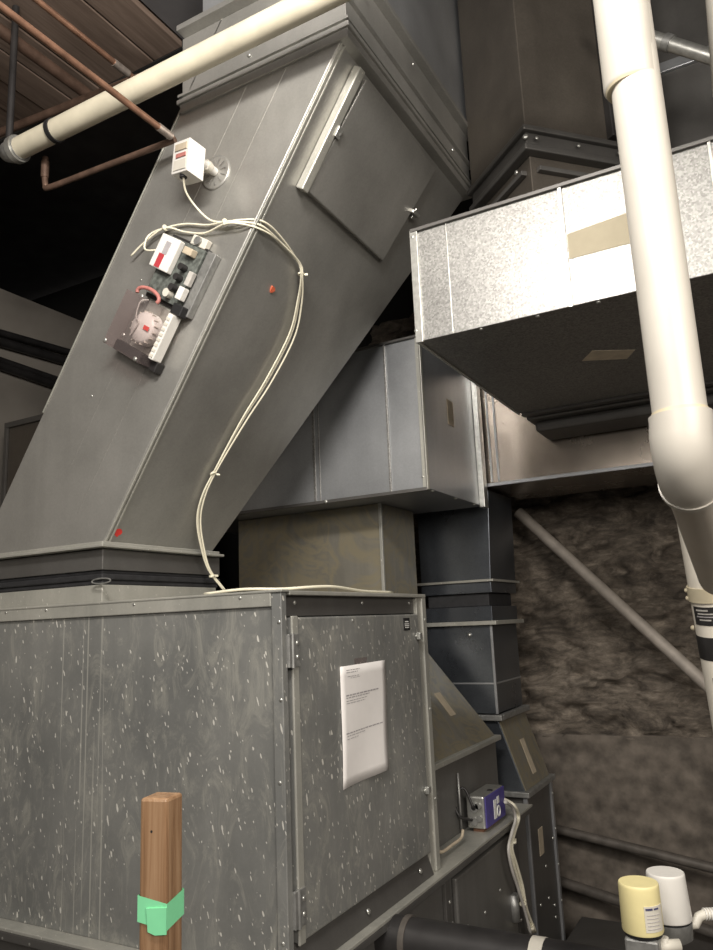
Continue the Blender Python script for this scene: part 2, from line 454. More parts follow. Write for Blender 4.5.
for z, a, b_ in ((1.597, 2.004, 2.026), (1.590, 2.001, 2.030), (1.585, 2.001, 2.030), (1.580, 2.003, 2.028)):
    MB().box(X0+.0012, X0+.0016, a, b_, z-.0012 - (.001 if z > 1.595 else 0), z+.0012).build('printed_text', 'label_white', lb)
mb = MB()
for y in (1.70,): mb.dome((X0, y, 1.605), (1, 0, 0), .004)
mb.build('screw', 'zinc', door)

# paper notice taped to the door
pn = thing('paper_notice', 'white printed paper sheet taped to the grey cabinet door', 'paper', (X0, 1.75, 1.21))
c4 = [at(339, 667, 0, X0), at(384, 660, 0, X0), at(386, 769, 0, X0), at(342, 790, 0, X0)]
nu, nv = 10, 12; vs = []; fs = []
for j in range(nv+1):
    for i in range(nu+1):
        u, v_ = i/nu, j/nv
        p = (c4[0]*(1-u)+c4[1]*u)*(1-v_) + (c4[3]*(1-u)+c4[2]*u)*v_
        p = p + Vector((.003+.0035*math.sin(u*5+v_*3)*(v_)+.004*v_*u, .004*math.sin(v_*6)*u, 0))
        vs.append(p)
for j in range(nv):
    for i in range(nu): fs.append((j*11+i, j*11+i+1, (j+1)*11+i+1, (j+1)*11+i))
def onpaper(u, v_): return (c4[0]*(1-u)+c4[1]*u)*(1-v_) + (c4[3]*(1-u)+c4[2]*u)*v_ + Vector((.0036+.0035*math.sin(u*5+v_*3)*v_+.004*v_*u, .004*math.sin(v_*6)*u, 0))
sh = MB().add(vs, fs, 0, True).build('sheet', 'paper', pn)
sm = sh.modifiers.new('thickness', 'SOLIDIFY'); sm.thickness = .0004; sm.offset = -1
mb = MB()
def textline(u0, u1, v0, hgt):
    u = u0
    while u < u1:
        w = min(random.uniform(.03, .08), u1-u)
        mb.add([onpaper(u, v0), onpaper(u+w, v0), onpaper(u+w, v0+hgt), onpaper(u, v0+hgt)], [(0, 1, 2, 3)]); u += w+.012
for v0, u0, u1, hgt in ((.035, .12, .40, .006), (.055, .12, .36, .006), (.09, .14, .38, .006), (.105, .2, .4, .004), (.245, .1, .82, .012), (.268, .1, .6, .008),
                       (.295, .1, .55, .006), (.315, .1, .5, .006), (.56, .08, .9, .010), (.585, .1, .5, .006), (.61, .1, .35, .005)):
    textline(u0, u1, v0, hgt)
mb.build('printed_text', 'ink', pn)
MB().box(X0+.0005, X0+.0012, 1.70, 1.765, 1.478, 1.512).build('adhesive_tape', 'clear_plastic', pn)

# base below the cabinet
base = thing('equipment_base', 'dark lower cabinet with pale ledge carrying the air handler', 'base cabinet', (-1.6, 2.15, 0))
MB().box(-2.35, -.962, 1.385, 2.98, 0, .888).build('casing', 'steel_base', base, .002)
mb = MB(); mb.box(-2.36, -.930, 1.350, 2.98, .889, .898)
mb.build('ledge', 'steel_trim', base, .002)
mb = MB(); mb.box(-.937, -.930, 1.35, 2.98, .872, .889); mb.box(-2.36, -.937, 1.350, 1.357, .868, .889); mb.build('ledge_lip', 'steel_dark', base, .002)
mb = MB(); mb.box(-.962, -.944, 2.235, 2.76, .30, .850); mb.build('access_panel', 'steel_base', base, .006)
mb = MB(); mb.box(-.962, -.950, 2.165, 2.20, .1, .868); mb.box(-.962, -.950, 2.79, 2.84, .1, .868); mb.build('stiffener', 'steel_dark', base, .002)
mb = MB()
for y, z in ((2.19, .80), (2.20, .74), (2.19, .66), (2.30, .70), (2.45, .69), (2.60, .71), (2.78, .80), (2.80, .72), (2.79, .64), (2.81, .55)): mb.dome((-.944 if 2.23 < y < 2.77 else -.950, y, z), (1, 0, 0), .006)
for px_, py_ in ((30, 944), (3, 938)): mb.dome(at(px_, py_, 1, 1.352), (0, -1, 0), .005)
mb.build('screw', 'zinc', base)

# ------------------------------------------------------------------ flexible collar on the cabinet
cx0, cx1, cy0, cy1 = -2.18, -1.631, 1.5, 2.0
col = thing('flexible_duct_connector', 'metal collar with black fabric sleeve joining leaning duct to cabinet top', 'duct connector', (-1.9, 1.75, ZT))
MB().box(cx0+.01, cx1-.004, cy0+.004, cy1-.01, ZT-.002, 1.732).build('lower_collar', 'steel_trim', col, .002)
mb = MB(); 
for a, b_, w in ((1.732, 1.745, -.002), (1.745, 1.762, .004), (1.762, 1.772, -.004)):
    mb.box(cx0-w, cx1+w, cy0-w, cy1+w, a, b_)
mb.build('fabric_sleeve', 'black_canvas', col, .004)
MB().box(cx0-.002, cx1+.002, cy0-.002, cy1+.002, 1.772, 1.830).build('upper_collar', 'steel_dark', col, .002)
q = at(102, 581, 1, cy0-.012)
ring = [q+Vector((.036*math.cos(a), -.003+.0*a, .007*math.sin(a))) for a in [i*math.pi/10 for i in range(21)]]
MB().tube(ring, .0022, 8).build('metal_ring', 'zinc_dull', col)

# ------------------------------------------------------------------ leaning duct
A = Vector((-1.631, 1.5, 1.848)); T = Vector((.555, 0, .832)).normalized(); V = Vector((.832, 0, -.555)).normalized(); NR = V
YA = Vector((0, 1, 0))
ld = thing('leaning_duct', 'big grey sheet metal duct leaning from cabinet up to the ceiling', 'duct', (-1.9, 1.75, 1.83))
zb, zt = 1.848, 3.10
xb = -1.631; xt = xb + (zt-zb)*.555/.832
mb = MB(); mb.hexa([(-2.180, 1.5, zb), (xb, 1.5, zb), (xb, 1.965, zb), (-2.180, 1.965, zb), (xt-.545, 1.5, zt), (xt, 1.5, zt), (xt, 2.385, zt), (xt-.545, 2.385, zt)])
mb.build('duct_body', 'steel_lean', ld, .003)
def rfp(s_, t_, h=0): return A + T*s_ + YA*t_ + NR*h
def lfp(u, v_, h=0): return A + T*u + V*v_ - YA*h
mb = MB()
for t0 in (.002, .016): mb.fbox(rfp(0, t0, 0), T*1.5, YA*.006, NR*.005)
mb.build('corner_seam', 'steel_trim', ld, .001)
mb = MB(); mb.fbox(lfp(0, -.457, 0)+T*.20, T*1.29, V*.005, -YA*.004)
mb.build('back_seam', 'steel_trim', ld, .001)
mb = MB(); mb.fbox(lfp(.02, -.14, 0), T*1.45, V*.003, -YA*.0010); mb.fbox(lfp(.02, -.25, 0)+T*.1, T*1.2, V*.003, -YA*.0010)
mb.build('panel_crease', 'steel_lean', ld)
mb = MB(); mb.box(-2.21, xb+.028, 1.472, 1.995, 1.832, 1.840); mb.box(-2.19, xb+.012, 1.488, 1.99, 1.840, 1.850)
mb.build('bottom_flange', 'steel_trim', ld, .002)
mb = MB(); mb.box(xt-.56, xt+.016, 1.484, 2.40, zt-.004, zt+.010); mb.box(xt-.553, xt+.009, 1.491, 2.39, zt-.03, zt-.004)
mb.build('top_flange', 'steel_lean', ld, .002)
# access door in the right face
dr = MB()
c_ = [(1.452, .125), (1.115, .105), (1.105, .575), (1.45, .615)]
dr.hexa([rfp(*c_[3], .001), rfp(*c_[2], .001), rfp(*c_[1], .001), rfp(*c_[0], .001), rfp(*c_[3], .020), rfp(*c_[2], .020), rfp(*c_[1], .024), rfp(*c_[0], .024)])
dr = dr.build('access_door', 'steel_lean', ld, .003)
MB().fbox(rfp(1.108, .080, .001), T*.352, YA*.028, NR*.026).build('door_frame', 'steel_trim', dr, .003)
mb = MB(); mb.fbox(rfp(1.275, .100, .026), T*.03, YA*.022, NR*.006); mb.dome(rfp(1.288, .118, .030), NR, .006); mb.build('latch', 'zinc', dr, .001)
mb = MB(); mb.fbox(rfp(1.285, .585, .0), T*.012, YA*.045, NR*.034); mb.fbox(rfp(1.275, .612, .0), T*.035, YA*.012, NR*.020); mb.build('latch', 'zinc', dr, .002)
def blob(p, n, r, h=.0012):
    n = Vector(n); u = n.orthogonal().normalized(); w = n.cross(u); p = Vector(p)
    ring = [p + (u*math.cos(a)+w*math.sin(a))*r*random.uniform(.75, 1.15) for a in [i*math.pi/7 for i in range(14)]]
    return MB().add([q_ for q_ in ring]+[q_+n*h for q_ in ring], [tuple(reversed(range(14))), tuple(range(14, 28))]+[(i, (i+1) % 14, 14+(i+1) % 14, 14+i) for i in range(14)])
blob(rfp(.839, .174, 0), NR, .010, .004).build('paint_mark', 'orange_red', ld, label='orange red dab of paint')
blob(rfp(.035, .036, .0), NR, .014).build('paint_mark', 'red', ld, label='bright red dab of paint')
mb = MB()
for px_, py_ in ((92, 396), (141, 280), (234, 222)): 
    q = at(px_, py_, 1, 1.5)
    mb.dome(q, (0, -1, 0), .004)
mb.build('screw', 'zinc', ld)

# plenum above it
pl = thing('ceiling_plenum', 'stepped dark metal plenum above the leaning duct at the ceiling', 'duct', (-1.06, 1.95, 3.11))
MB().box(xt-.548, xt+.004, 1.496, 2.39, 3.11, 3.318).build('lower_section', 'steel_lean', pl, .002)
mb = MB(); mb.box(xt-.542, xt+.03, 1.462, 2.42, 3.318, 3.336); mb.build('joint_flange', 'steel_lean', pl, .002)
MB().box(-1.262, xt+.01, 1.49, 2.42, 3.336, 4.01).build('upper_section', 'steel_mid', pl, .002)
mb = MB(); mb.frame(xt-.548, xt+.004, 1.496, 2.39, 3.19, 3.20, .012); mb.frame(xt-.548, xt+.004, 1.496, 2.39, 3.12, 3.128, .010); mb.build('standing_seam', 'steel_lean', pl, .001)
mb = MB()
mb.dome((xt+.016, 2.2, 3.15), (1, 0, 0), .008); mb.dome((-1.10, 1.494, 3.155), (0, -1, 0), .006)
mb.dome((xt+.016, 1.6, 3.27), (1, 0, 0), .006); mb.dome((xt+.016, 1.9, 3.27), (1, 0, 0), .006)
mb.build('screw', 'zinc', pl)

# ------------------------------------------------------------------ duct smoke detector
sd = thing('duct_smoke_detector', 'duct smoke detector with clear cover and round white sensor on leaning duct', 'smoke detector', lfp(.64, -.20))
def lbox(u0, u1, v0, v1, h0, h1): return MB().fbox(lfp(u0, v0, h0), T*(u1-u0), V*(v1-v0), -YA*(h1-h0))
lbox(.66, .850, -.245, -.090, .001, .018).build('back_box', 'iron_black', sd, .003)
lbox(.505, .66, -.225, -.095, .001, .012).build('back_plate', 'steel_trim', sd, .002)
bd = lbox(.672, .842, -.235, -.088, .018, .030).build('circuit_board', 'board', sd, .002)
wm = lbox(.742, .838, -.247, -.168, .030, .050).build('relay_module', 'white_plastic', sd, .003)
lbox(.745, .785, -.225, -.203, .050, .051).build('red_mark', 'red_deep', wm, label='red print')
lbox(.785, .822, -.217, -.197, .050, .051).build('grey_mark', 'ink', wm, label='grey print')
for u in (.775, .745, .715):
    p = lfp(u, -.128, .03); MB().cyl(p, p-YA*.022, .0095, 14).build('capacitor', 'iron_black', bd)
lbox(.81, .83, -.145, -.110, .03, .052).build('terminal_block', 'tan_label', bd, .002)
lbox(.692, .728, -.100, -.078, .03, .05).build('terminal_block', 'white_plastic', bd, .002)
p = lfp(.695, -.138, .03); MB().cyl(p, p-YA*.02, .012, 14).build('capacitor', 'beige_plastic', bd)
lbox(.735, .775, -.096, -.078, .03, .045).build('terminal_block', 'cable_grey', bd, .002)
lbox(.844, .872, -.165, -.105, .002, .022).build('mounting_tab', 'beige_plastic', sd, .003)
MB().cyl(lfp(.858, -.135, .022), lfp(.858, -.135, .030), .012, 14).build('grommet', 'zinc_dull', sd)
lbox(.660, .845, -.085, -.052, .001, .024).build('side_wall', 'zinc_dull', sd, .002)
# round sensor head under the clear cover
p = lfp(.580, -.165, .016)
hd = MB().tube([p, p-YA*.028, p-YA*.036, p-YA*.040], [.046, .046, .040, .012], 32).build('sensor_head', 'white_plastic', sd)
ribs = MB()
for i in range(16):
    a = i*math.pi/8; d = T*math.cos(a)+V*math.sin(a); w = d.cross(YA)
    ribs.fbox(p+d*.040-w*.0015-YA*.020, d*.0085, w*.003, -YA*.012)
ribs.build('vent_rib', 'beige_plastic', hd)
lbox(.578, .590, -.150, -.128, .0575, .0585).build('red_mark', 'red', hd)
MB().tube(spline([lfp(.545, -.185, .058), lfp(.585, -.172, .060), lfp(.60, -.19, .062), lfp(.64, -.20, .060), lfp(.655, -.185, .05)]), .002, 8).build('sensor_wire', 'cable_grey', hd)
MB().tube([lfp(.665+.018*math.sin(a)*1.0, -.195+.048*math.cos(a), .05) for a in [i*math.pi/8 for i in range(-1, 10)]], .0055, 8).build('cover_gasket', 'red_soft', sd)
# clear cover as a thin open tray
mb = MB()
u0, u1, v0, v1, h0, h1, w = .492, .655, -.256, -.094, .018, .072, .002
mb.fbox(lfp(u0, v0, h1), T*(u1-u0), V*(v1-v0), -YA*w)
mb.fbox(lfp(u0, v0, h0), T*(u1-u0), V*w, -YA*(h1-h0)); mb.fbox(lfp(u0, v1-w, h0), T*(u1-u0), V*w, -YA*(h1-h0))
mb.fbox(lfp(u0, v0+w, h0), T*w, V*(v1-v0-2*w), -YA*(h1-h0))
mb.build('clear_cover', 'clear_plastic', sd, .0008)
lbox(.515, .650, -.092, -.072, .018, .052).build('terminal_strip', 'white_plastic', sd, .003)
mb = MB()
for i in range(8): mb.merge = None; mb.fbox(lfp(.522+i*.0155, -.0895, .052), T*.008, V*.014, -YA*.002)
mb.build('terminal_screw', 'beige_plastic', sd)
lbox(.652, .682, -.098, -.058, .018, .045).build('strip_bracket', 'black', sd, .003)
lbox(.485, .516, -.262, -.070, .002, .030).build('lower_bracket', 'iron_black', sd, .003)
mb = MB()
for u, v_, h in ((.498, -.108, .075), (.500, -.248, .075), (.535, -.225, .045), (.655, -.205, .06), (.640, -.262, .004)): mb.dome(lfp(u, v_, h), -YA, .007)
mb.build('screw', 'zinc', sd)

# ------------------------------------------------------------------ sensor box on round cover plate
sb = thing('sampling_sensor', 'small white boxed sensor on round clear plate near top of leaning duct', 'sensor', at(216, 173, 1, 1.5))
pc = at(216, 173, 1, 1.5)
MB().tube([pc, pc-YA*.003, pc-YA*.004], [.050, .050, .045], 32).build('round_plate', 'steel_lean', sb)
mb = MB()
for i in range(12):
    a = i*math.pi/6; mb.fbox(pc-YA*.007+Vector((math.cos(a), 0, math.sin(a)))*.022, Vector((math.cos(a), 0, math.sin(a)))*.018, Vector((-math.sin(a), 0, math.cos(a)))*.002, -YA*.0015)
mb.build('plate_rib', 'zinc_dull', sb)
MB().cyl(pc-YA*.005, pc-YA*.062+Vector((-.0, 0, 0)), .012, 16).build('stub', 'white_plastic', sb)
MB().cyl(pc-YA*.028, pc-YA*.045, .017, 6).build('stub_nut', 'beige_plastic', sb)
# box oriented like the leaning duct; three edges measured from its near corner
Pn = at(206, 149, 1, 1.425); Ptl = at(190, 137, 1, 1.375)
e_r = at(206, 149, 1, 1.425) - at(190, 137, 1, 1.375)       # towards duct
e_d = at(187, 170, 1, 1.375) - Ptl                            # down
e_l = at(174, 143, 1, 1.405) - Ptl                            # back left
n0 = e_r.cross(e_d)
bx = MB().fbox(Ptl, e_r, e_d, e_l).build('sensor_housing', 'white_plastic', sb, .002)
o_ = Ptl - e_r.normalized()*.001
MB().fbox(o_ + e_l*.12 + e_d*.12, e_l*.72, e_d*.2, -e_r.normalized()*.0015).build('circuit_detail', 'tan_label', bx)
MB().fbox(o_ + e_l*.15 + e_d*.42, e_l*.6, e_d*.12, -e_r.normalized()*.0015).build('circuit_detail', 'red_soft', bx)
MB().fbox(o_ + e_l*.1 + e_d*.62, e_l*.75, e_d*.3, -e_r.normalized()*.001).build('circuit_detail', 'beige_plastic', bx)
hp = Ptl + e_d*1.0 + e_l*.5 + e_r*.28
MB().cyl(hp - e_d.normalized()*.002, hp + e_d.normalized()*.006, .010, 14).build('cable_gland', 'black', bx)

# ------------------------------------------------------------------ cables and ties
def LFp(x, y, h=.012): return at(x, y, 1, 1.5-h)
def RFp(x, y, h=.012): return atp(x, y, A+NR*h, NR)
tail = [RFp(298, 262), RFp(301, 276, .018), RFp(299, 300), RFp(291, 335), RFp(268, 380), RFp(243, 420), RFp(216, 468, .012), RFp(203, 495), RFp(198, 520, .02), RFp(202, 548, .05), at(209, 570, 0, -1.575), at(224, 590, 0, -1.56)]
def shifted(pts, dx, dy):
    k = [1, .6, 2.2, 3.0, 3.0, 2.2, .7, 1.2, 1.6, 1.3, .8, .8]
    return [p + NR*dx*.2 + YA*dy*k[i] for i, p in enumerate(pts)]
top1 = [LFp(225, 222, .02), LFp(240, 220, .012), RFp(262, 221, .006), RFp(280, 236)]
top2 = [LFp(225, 222, .024), LFp(240, 222, .016), RFp(262, 226, .010), RFp(284, 246)]
c1 = [hp+e_d.normalized()*.004, LFp(186, 192, .07), LFp(196, 207, .035), LFp(210, 220, .018)] + top1 + tail
c2 = [lfp(.80, -.235, .03), LFp(146, 250, .04), LFp(146, 240, .03), LFp(152, 233, .02), LFp(165, 228, .016), LFp(185, 224, .01), LFp(208, 225, .012)] + top2 + shifted(tail, .02, .0048)
c3 = [LFp(131, 256, .02), LFp(145, 242, .02), LFp(165, 228, .020), LFp(185, 232, .01), LFp(205, 233, .010)] + [LFp(225, 224, .028), LFp(242, 224, .02), RFp(262, 230, .012), RFp(280, 242)] + shifted(tail, .01, -.0040)
names = ['pale cable from the small sensor box, running down the leaning duct', 'pale cable looping out of the smoke detector, running down the duct', 'pale cable with a loose cut end left of the smoke detector']
for c, lb_ in zip((c1, c2, c3), names):
    # spread the strands between the ties
    o = MB().tube(spline(c, 8), .0029, 8).build('cable', 'cable'); tag(o, lb_, 'cable', 'pale cables on the leaning duct')
tl = ['cable tie at the crossing of cables near the duct corner', 'cable tie left of the smoke detector, above it', 'cable tie at the outer bend of the cables', 'cable tie halfway down the hanging cables', 'lowest cable tie, just above the cabinet top']
for (p, d), l in zip(((LFp(225, 222, .022), Vector((1, 0, 0))), (LFp(165, 228, .018), Vector((1, 0, .2))), (RFp(301, 274, .016), Vector((0, 0, 1))), (RFp(213, 474, .014), Vector((-.5, 0, .8))), (at(212, 576, 0, -1.57), Vector((0, .3, -1)))), tl):
    d = d.normalized(); u = d.orthogonal().normalized(); w = d.cross(u)
    mb = MB(); mb.tube([p-d*.003, p+d*.003], .0095, 12)
    s_ = RT*.010; mb.fbox(p+s_-d*.004, s_*1.0, d*.006, w*.005)
    o = mb.build('cable_tie', 'cable'); tag(o, l, 'cable tie', 'cable ties on the pale cables')
mb = MB(); mb.tube(spline([(-1.21, 1.43, 1.682), (-1.10, 1.44, 1.687), (-1.02, 1.48, 1.684), (-.975, 1.62, 1.690), (-.98, 1.80, 1.682), (-.99, 2.0, 1.682)], 6), .0035, 8)
tag(mb.build('cable', 'cable'), 'pale cable end lying on the cabinet top above the door', 'cable')

# ------------------------------------------------------------------ pipes top left
cp = thing('drain_pipe', 'cream painted pipe crossing under the wooden ceiling, top left', 'pipe', (-1.4, 1.35, 3.02))
MB().tube([(-1.86, 1.35, 3.066), (.4, 1.35, 3.066)], .032, 28).build('pipe_run', 'cream_pipe', cp)
mb = MB(); mb.tube([(-1.885, 1.35, 3.066), (-1.865, 1.35, 3.066)], .041, 24); mb.build('clamp_ring', 'zinc', cp)
MB().tube([(-1.715, 1.35, 3.066), (-1.70, 1.35, 3.066)], .036, 24).build('rubber_clamp', 'black', cp)
MB().tube([(-1.86, 1.35, 3.066), (-1.89, 1.35, 3.066), (-1.915, 1.352, 3.074), (-1.925, 1.356, 3.095)], [.035, .037, .032, .018], 20).build('elbow', 'zinc_dull', cp)
MB().tube([(-1.925, 1.356, 3.09), (-1.925, 1.356, 3.60)], .011, 14).build('riser', 'iron_black', cp)
def pipe(name, pts, r, mat, label, fit=None, group=None):
    t = thing(name, label, 'pipe', pts[0], group)
    MB().tube(pts, r, 18).build('pipe_run', mat, t)
    for a, b_, rr, mm in (fit or []): MB().tube([a, b_], rr, 18).build('fitting', mm, t)
    return t
c_y = at(173, 137, 2, 2.95).y
pipe('copper_pipe', [(-1.325, -.95, 2.95), (-1.325, c_y-.002, 2.95)], .0090, 'copper', 'long orange copper pipe passing below the cream pipe', [((-1.325, c_y-.055, 2.95), (-1.325, c_y-.005, 2.95), .0110, 'solder')])
pipe('copper_pipe', [(-1.57, -.95, 3.30), (-1.567, 1.515, 3.30)], .0090, 'copper', 'orange copper pipe above the cream pipe, close to the ceiling boards', [((-1.568, 1.44, 3.30), (-1.567, 1.50, 3.30), .0115, 'solder')])
pC = spline([(-1.325, c_y+.012, 2.95), (-1.60, 1.430, 2.95), (-1.80, 1.418, 2.95), (-1.825, 1.417, 2.965), (-1.83, 1.417, 3.02), (-1.83, 1.417, 3.06)], 5)
pipe('copper_pipe', pC, .0090, 'copper_dark', 'dark copper pipe with an upturned elbow, below the cream pipe', [(Vector((-1.83, 1.417, 2.99)), Vector((-1.83, 1.417, 3.045)), .0120, 'copper_dark')])
pipe('copper_pipe', [(-2.6, 1.49, 3.36), (-1.60, 1.555, 3.33), (-1.567, 1.55, 3.32)], .014, 'copper_dark', 'dark copper pipe along the edge of the ceiling boards')
pipe('copper_pipe', [(-1.95, -.95, 3.50), (-1.95, 1.7, 3.50)], .02, 'copper_dark', 'dark thin pipe tight under the ceiling boards, top left corner')

# ------------------------------------------------------------------ middle duct + sleeve
md = thing('offset_duct', 'boxy blue grey duct in the middle behind the leaning duct', 'duct', (-1.5, 2.7, 2.045))
MB().box(-2.3, -1.035, 2.40, 2.975, 2.05, 2.605).build('duct_body', 'steel_mid', md, .002)
mb = MB()
mb.box(-1.176, -1.168, 2.392, 2.40, 2.05, 2.605); mb.box(-1.496, -1.486, 2.396, 2.40, 2.05, 2.605); mb.box(-1.470, -1.466, 2.397, 2.40, 2.05, 2.605)
mb.build('vertical_seam', 'steel_bright', md, .001)
mb = MB(); mb.box(-1.047, -1.031, 2.394, 2.40, 2.044, 2.612); mb.box(-1.035, -1.028, 2.394, 2.412, 2.044, 2.612); mb.build('corner_seam', 'steel_trim', md, .001)
mb = MB(); mb.box(-2.3, -1.03, 2.388, 2.402, 2.040, 2.052); mb.box(-2.3, -1.03, 2.388, 2.402, 2.603, 2.612); mb.build('hem', 'steel_dark', md, .001)
mb = MB(); mb.box(-1.035, -1.012, 2.930, 2.975, 2.04, 2.61); mb.build('end_flange', 'zinc', md, .002)
MB().box(-1.035, -1.033, 2.64, 2.70, 2.33, 2.43).build('label_patch', 'tan_label', md)
mb = MB()
for y in (2.46, 2.68, 2.88): mb.dome((-1.04, y, 2.048), (0, 0, -1), .008)
mb.dome((-1.44, 2.388, 2.046), (0, -1, 0), .007); mb.dome((-1.045, 2.394, 2.09), (0, -1, 0), .005)
mb.build('screw', 'zinc', md)
sl = thing('sleeve_duct', 'tan smeared duct section standing directly behind the cabinet top', 'duct', (-1.65, 2.74, 1.48))
MB().box(-2.0, -1.315, 2.585, 2.89, 1.506, 2.048).build('duct_body', 'steel_tan', sl, .002)
MB().box(-1.322, -1.310, 2.580, 2.592, 1.505, 2.05).build('corner_seam', 'steel_trim', sl, .001)

# second unit: body and sloping hood
s2 = thing('transition_hood', 'tan stained sloping metal hood beside the cabinet door, above electrical box', 'duct', (-1.4, 2.57, .897))
MB().box(-1.75, -1.04, 2.20, 2.93, .898, 1.135).build('lower_body', 'steel_base', s2, .002)
mb = MB(); mb.hexa([(-1.75, 2.20, 1.15), (-1.04, 2.20, 1.15), (-1.04, 2.93, 1.15), (-1.75, 2.93, 1.15), (-1.95, 2.585, 1.505), (-1.315, 2.585, 1.505), (-1.315, 2.89, 1.505), (-1.95, 2.89, 1.505)])
mb.build('sloping_hood', 'steel_tan', s2, .002)
MB().box(-1.78, -1.022, 2.18, 2.95, 1.133, 1.151).build('flange', 'steel_trim', s2, .003)
mb = MB()
q = atp(443, 702, Vector((-1.04, 2.5, 1.15)), Vector((.355, 0, .275)).normalized())
nn = Vector((.355, 0, .275)).normalized(); sdir = Vector((-.275, 0, .355)).normalized()
MB().fbox(q - YA*.022 - sdir*.06, YA*.05, sdir*.10, nn*.0015).build('label_patch', 'tan_label', s2)

# ------------------------------------------------------------------ dark tower
tw = thing('tower_duct', 'dark blue grey vertical duct before the stone wall with black fabric joint', 'duct', (-1.2, 3.22, 1.19))
tx0, tx1, ty0, ty1 = -1.37, -1.065, 3.05, 3.39
mb = MB(); mb.hexa([(tx0, ty0, 1.745), (tx1+.012, ty0, 1.745), (tx1+.012, ty1, 1.745), (tx0, ty1, 1.745), (tx0, ty0, 2.13), (tx1+.03, ty0, 2.13), (tx1+.03, ty1-.02, 2.13), (tx0, ty1-.02, 2.13)])
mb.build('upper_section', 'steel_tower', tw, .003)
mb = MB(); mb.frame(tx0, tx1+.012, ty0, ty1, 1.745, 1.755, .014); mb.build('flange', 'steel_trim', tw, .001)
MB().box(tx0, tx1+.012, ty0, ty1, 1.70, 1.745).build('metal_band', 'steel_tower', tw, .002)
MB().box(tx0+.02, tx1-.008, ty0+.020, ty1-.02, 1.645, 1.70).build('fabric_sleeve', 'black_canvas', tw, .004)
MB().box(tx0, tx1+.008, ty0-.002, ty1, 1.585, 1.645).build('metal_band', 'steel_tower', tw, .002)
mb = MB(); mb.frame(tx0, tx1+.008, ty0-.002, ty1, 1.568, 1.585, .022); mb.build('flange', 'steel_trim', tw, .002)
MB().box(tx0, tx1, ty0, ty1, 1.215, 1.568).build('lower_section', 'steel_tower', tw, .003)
mb = MB(); mb.box(tx1-.006, tx1+.004, ty0-.004, ty0+.006, 1.215, 1.568); mb.box(tx0, tx1, ty0-.002, ty0, 1.33, 1.337); mb.box(tx1, tx1+.002, ty0, ty1, 1.33, 1.337); mb.build('corner_seam', 'steel_mid', tw, .001)
mb = MB(); mb.frame(tx0, tx1, ty0, ty1, 1.19, 1.212, .024); mb.build('base_flange', 'zinc_dull', tw, .003)
mb = MB(); mb.dome((-1.16, 3.05, 1.53), (0, -1, 0), .010, 1.2); mb.build('screw', 'zinc', tw)
lt = thing('lower_transition_duct', 'slanted tan faced duct piece below the dark tower duct', 'duct', (-1.1, 3.22, .9))
mb = MB(); mb.hexa([(-1.27, 3.05, .925), (-.977, 3.05, .925), (-.977, 3.40, .925), (-1.27, 3.40, .925), (-1.36, 3.05, 1.19), (-1.066, 3.05, 1.19), (-1.066, 3.40, 1.19), (-1.36, 3.40, 1.19)])
lo = mb.build('slanted_body', 'steel_tower', lt, .002)
e_s = (Vector((-1.066, 3.05, 1.19))-Vector((-.977, 3.05, .925))); nn2 = Vector((.265, 0, .089)).normalized()
MB().fbox(Vector((-.977, 3.055, .925)), e_s, YA*.34, nn2*.003).build('side_face', 'steel_tan', lt, .001)
q = atp(527, 756, Vector((-.977, 3.05, .925)), nn2)
MB().fbox(q + nn2*.003 - e_s*.25-YA*.02, e_s*.5, YA*.05, nn2*.0015).build('label_patch', 'tan_label', lt)
mb = MB(); mb.frame(-1.27, -.977, 3.05, 3.40, .905, .926, .022); mb.build('flange', 'zinc_dull', lt, .003)
lo2 = thing('bottom_duct', 'dark duct section at floor level right of the conduit wires', 'duct', (-1.12, 3.22, 0))
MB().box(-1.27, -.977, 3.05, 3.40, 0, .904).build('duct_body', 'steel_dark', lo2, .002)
mb = MB(); mb.box(-.985, -.968, 3.040, 3.055, 0, .904); mb.box(-.985, -.968, 3.385, 3.41, 0, .904); mb.build('corner_seam', 'steel_mid', lo2, .002)
q = at(541, 841, 0, -.977); MB().box(-.977, -.975, q.y-.028, q.y+.028, q.z-.05, q.z+.05).build('label_patch', 'tan_label', lo2)
mb = MB()
for px_, py_ in ((553, 838), (546, 866), (549, 898), (555, 905), (556, 917), (541, 905)): mb.dome(at(px_, py_, 0, -.975), (1, 0, 0), .007)
for i in range(4): mb.dome((-.968, 3.398, .85-.14*i), (1, 0, 0), .006)
mb.build('screw', 'zinc', lo2)

# ------------------------------------------------------------------ trunk duct behind
tr = thing('trunk_duct', 'wide brownish reflective duct running under the bright duct before stone wall', 'duct', (-.4, 3.25, 2.14))
MB().box(-1.04, .55, 3.0, 3.5, 2.14, 2.62).build('duct_body', 'steel_trunk', tr, .002)
mb = MB(); mb.box(-1.04, .55, 2.992, 3.003, 2.132, 2.146); mb.build('hem', 'steel_mid', tr, .001)
mb = MB(); mb.box(-1.0, -.992, 2.993, 3.0, 2.15, 2.62); mb.box(-.970, -.962, 2.993, 3.0, 2.15, 2.62); mb.box(-.362, -.354, 2.993, 3.0, 2.15, 2.62); mb.build('vertical_seam', 'steel_mid', tr, .001)
mb = MB(); mb.box(-.765, .55, 2.76, 2.992, 2.325, 2.36); mb.build('offset_lip', 'steel_dark', tr, .008)
mb = MB(); mb.box(-.745, .55, 2.80, 2.992, 2.285, 2.325); mb.build('offset_lip', 'steel_dark', tr, .012)

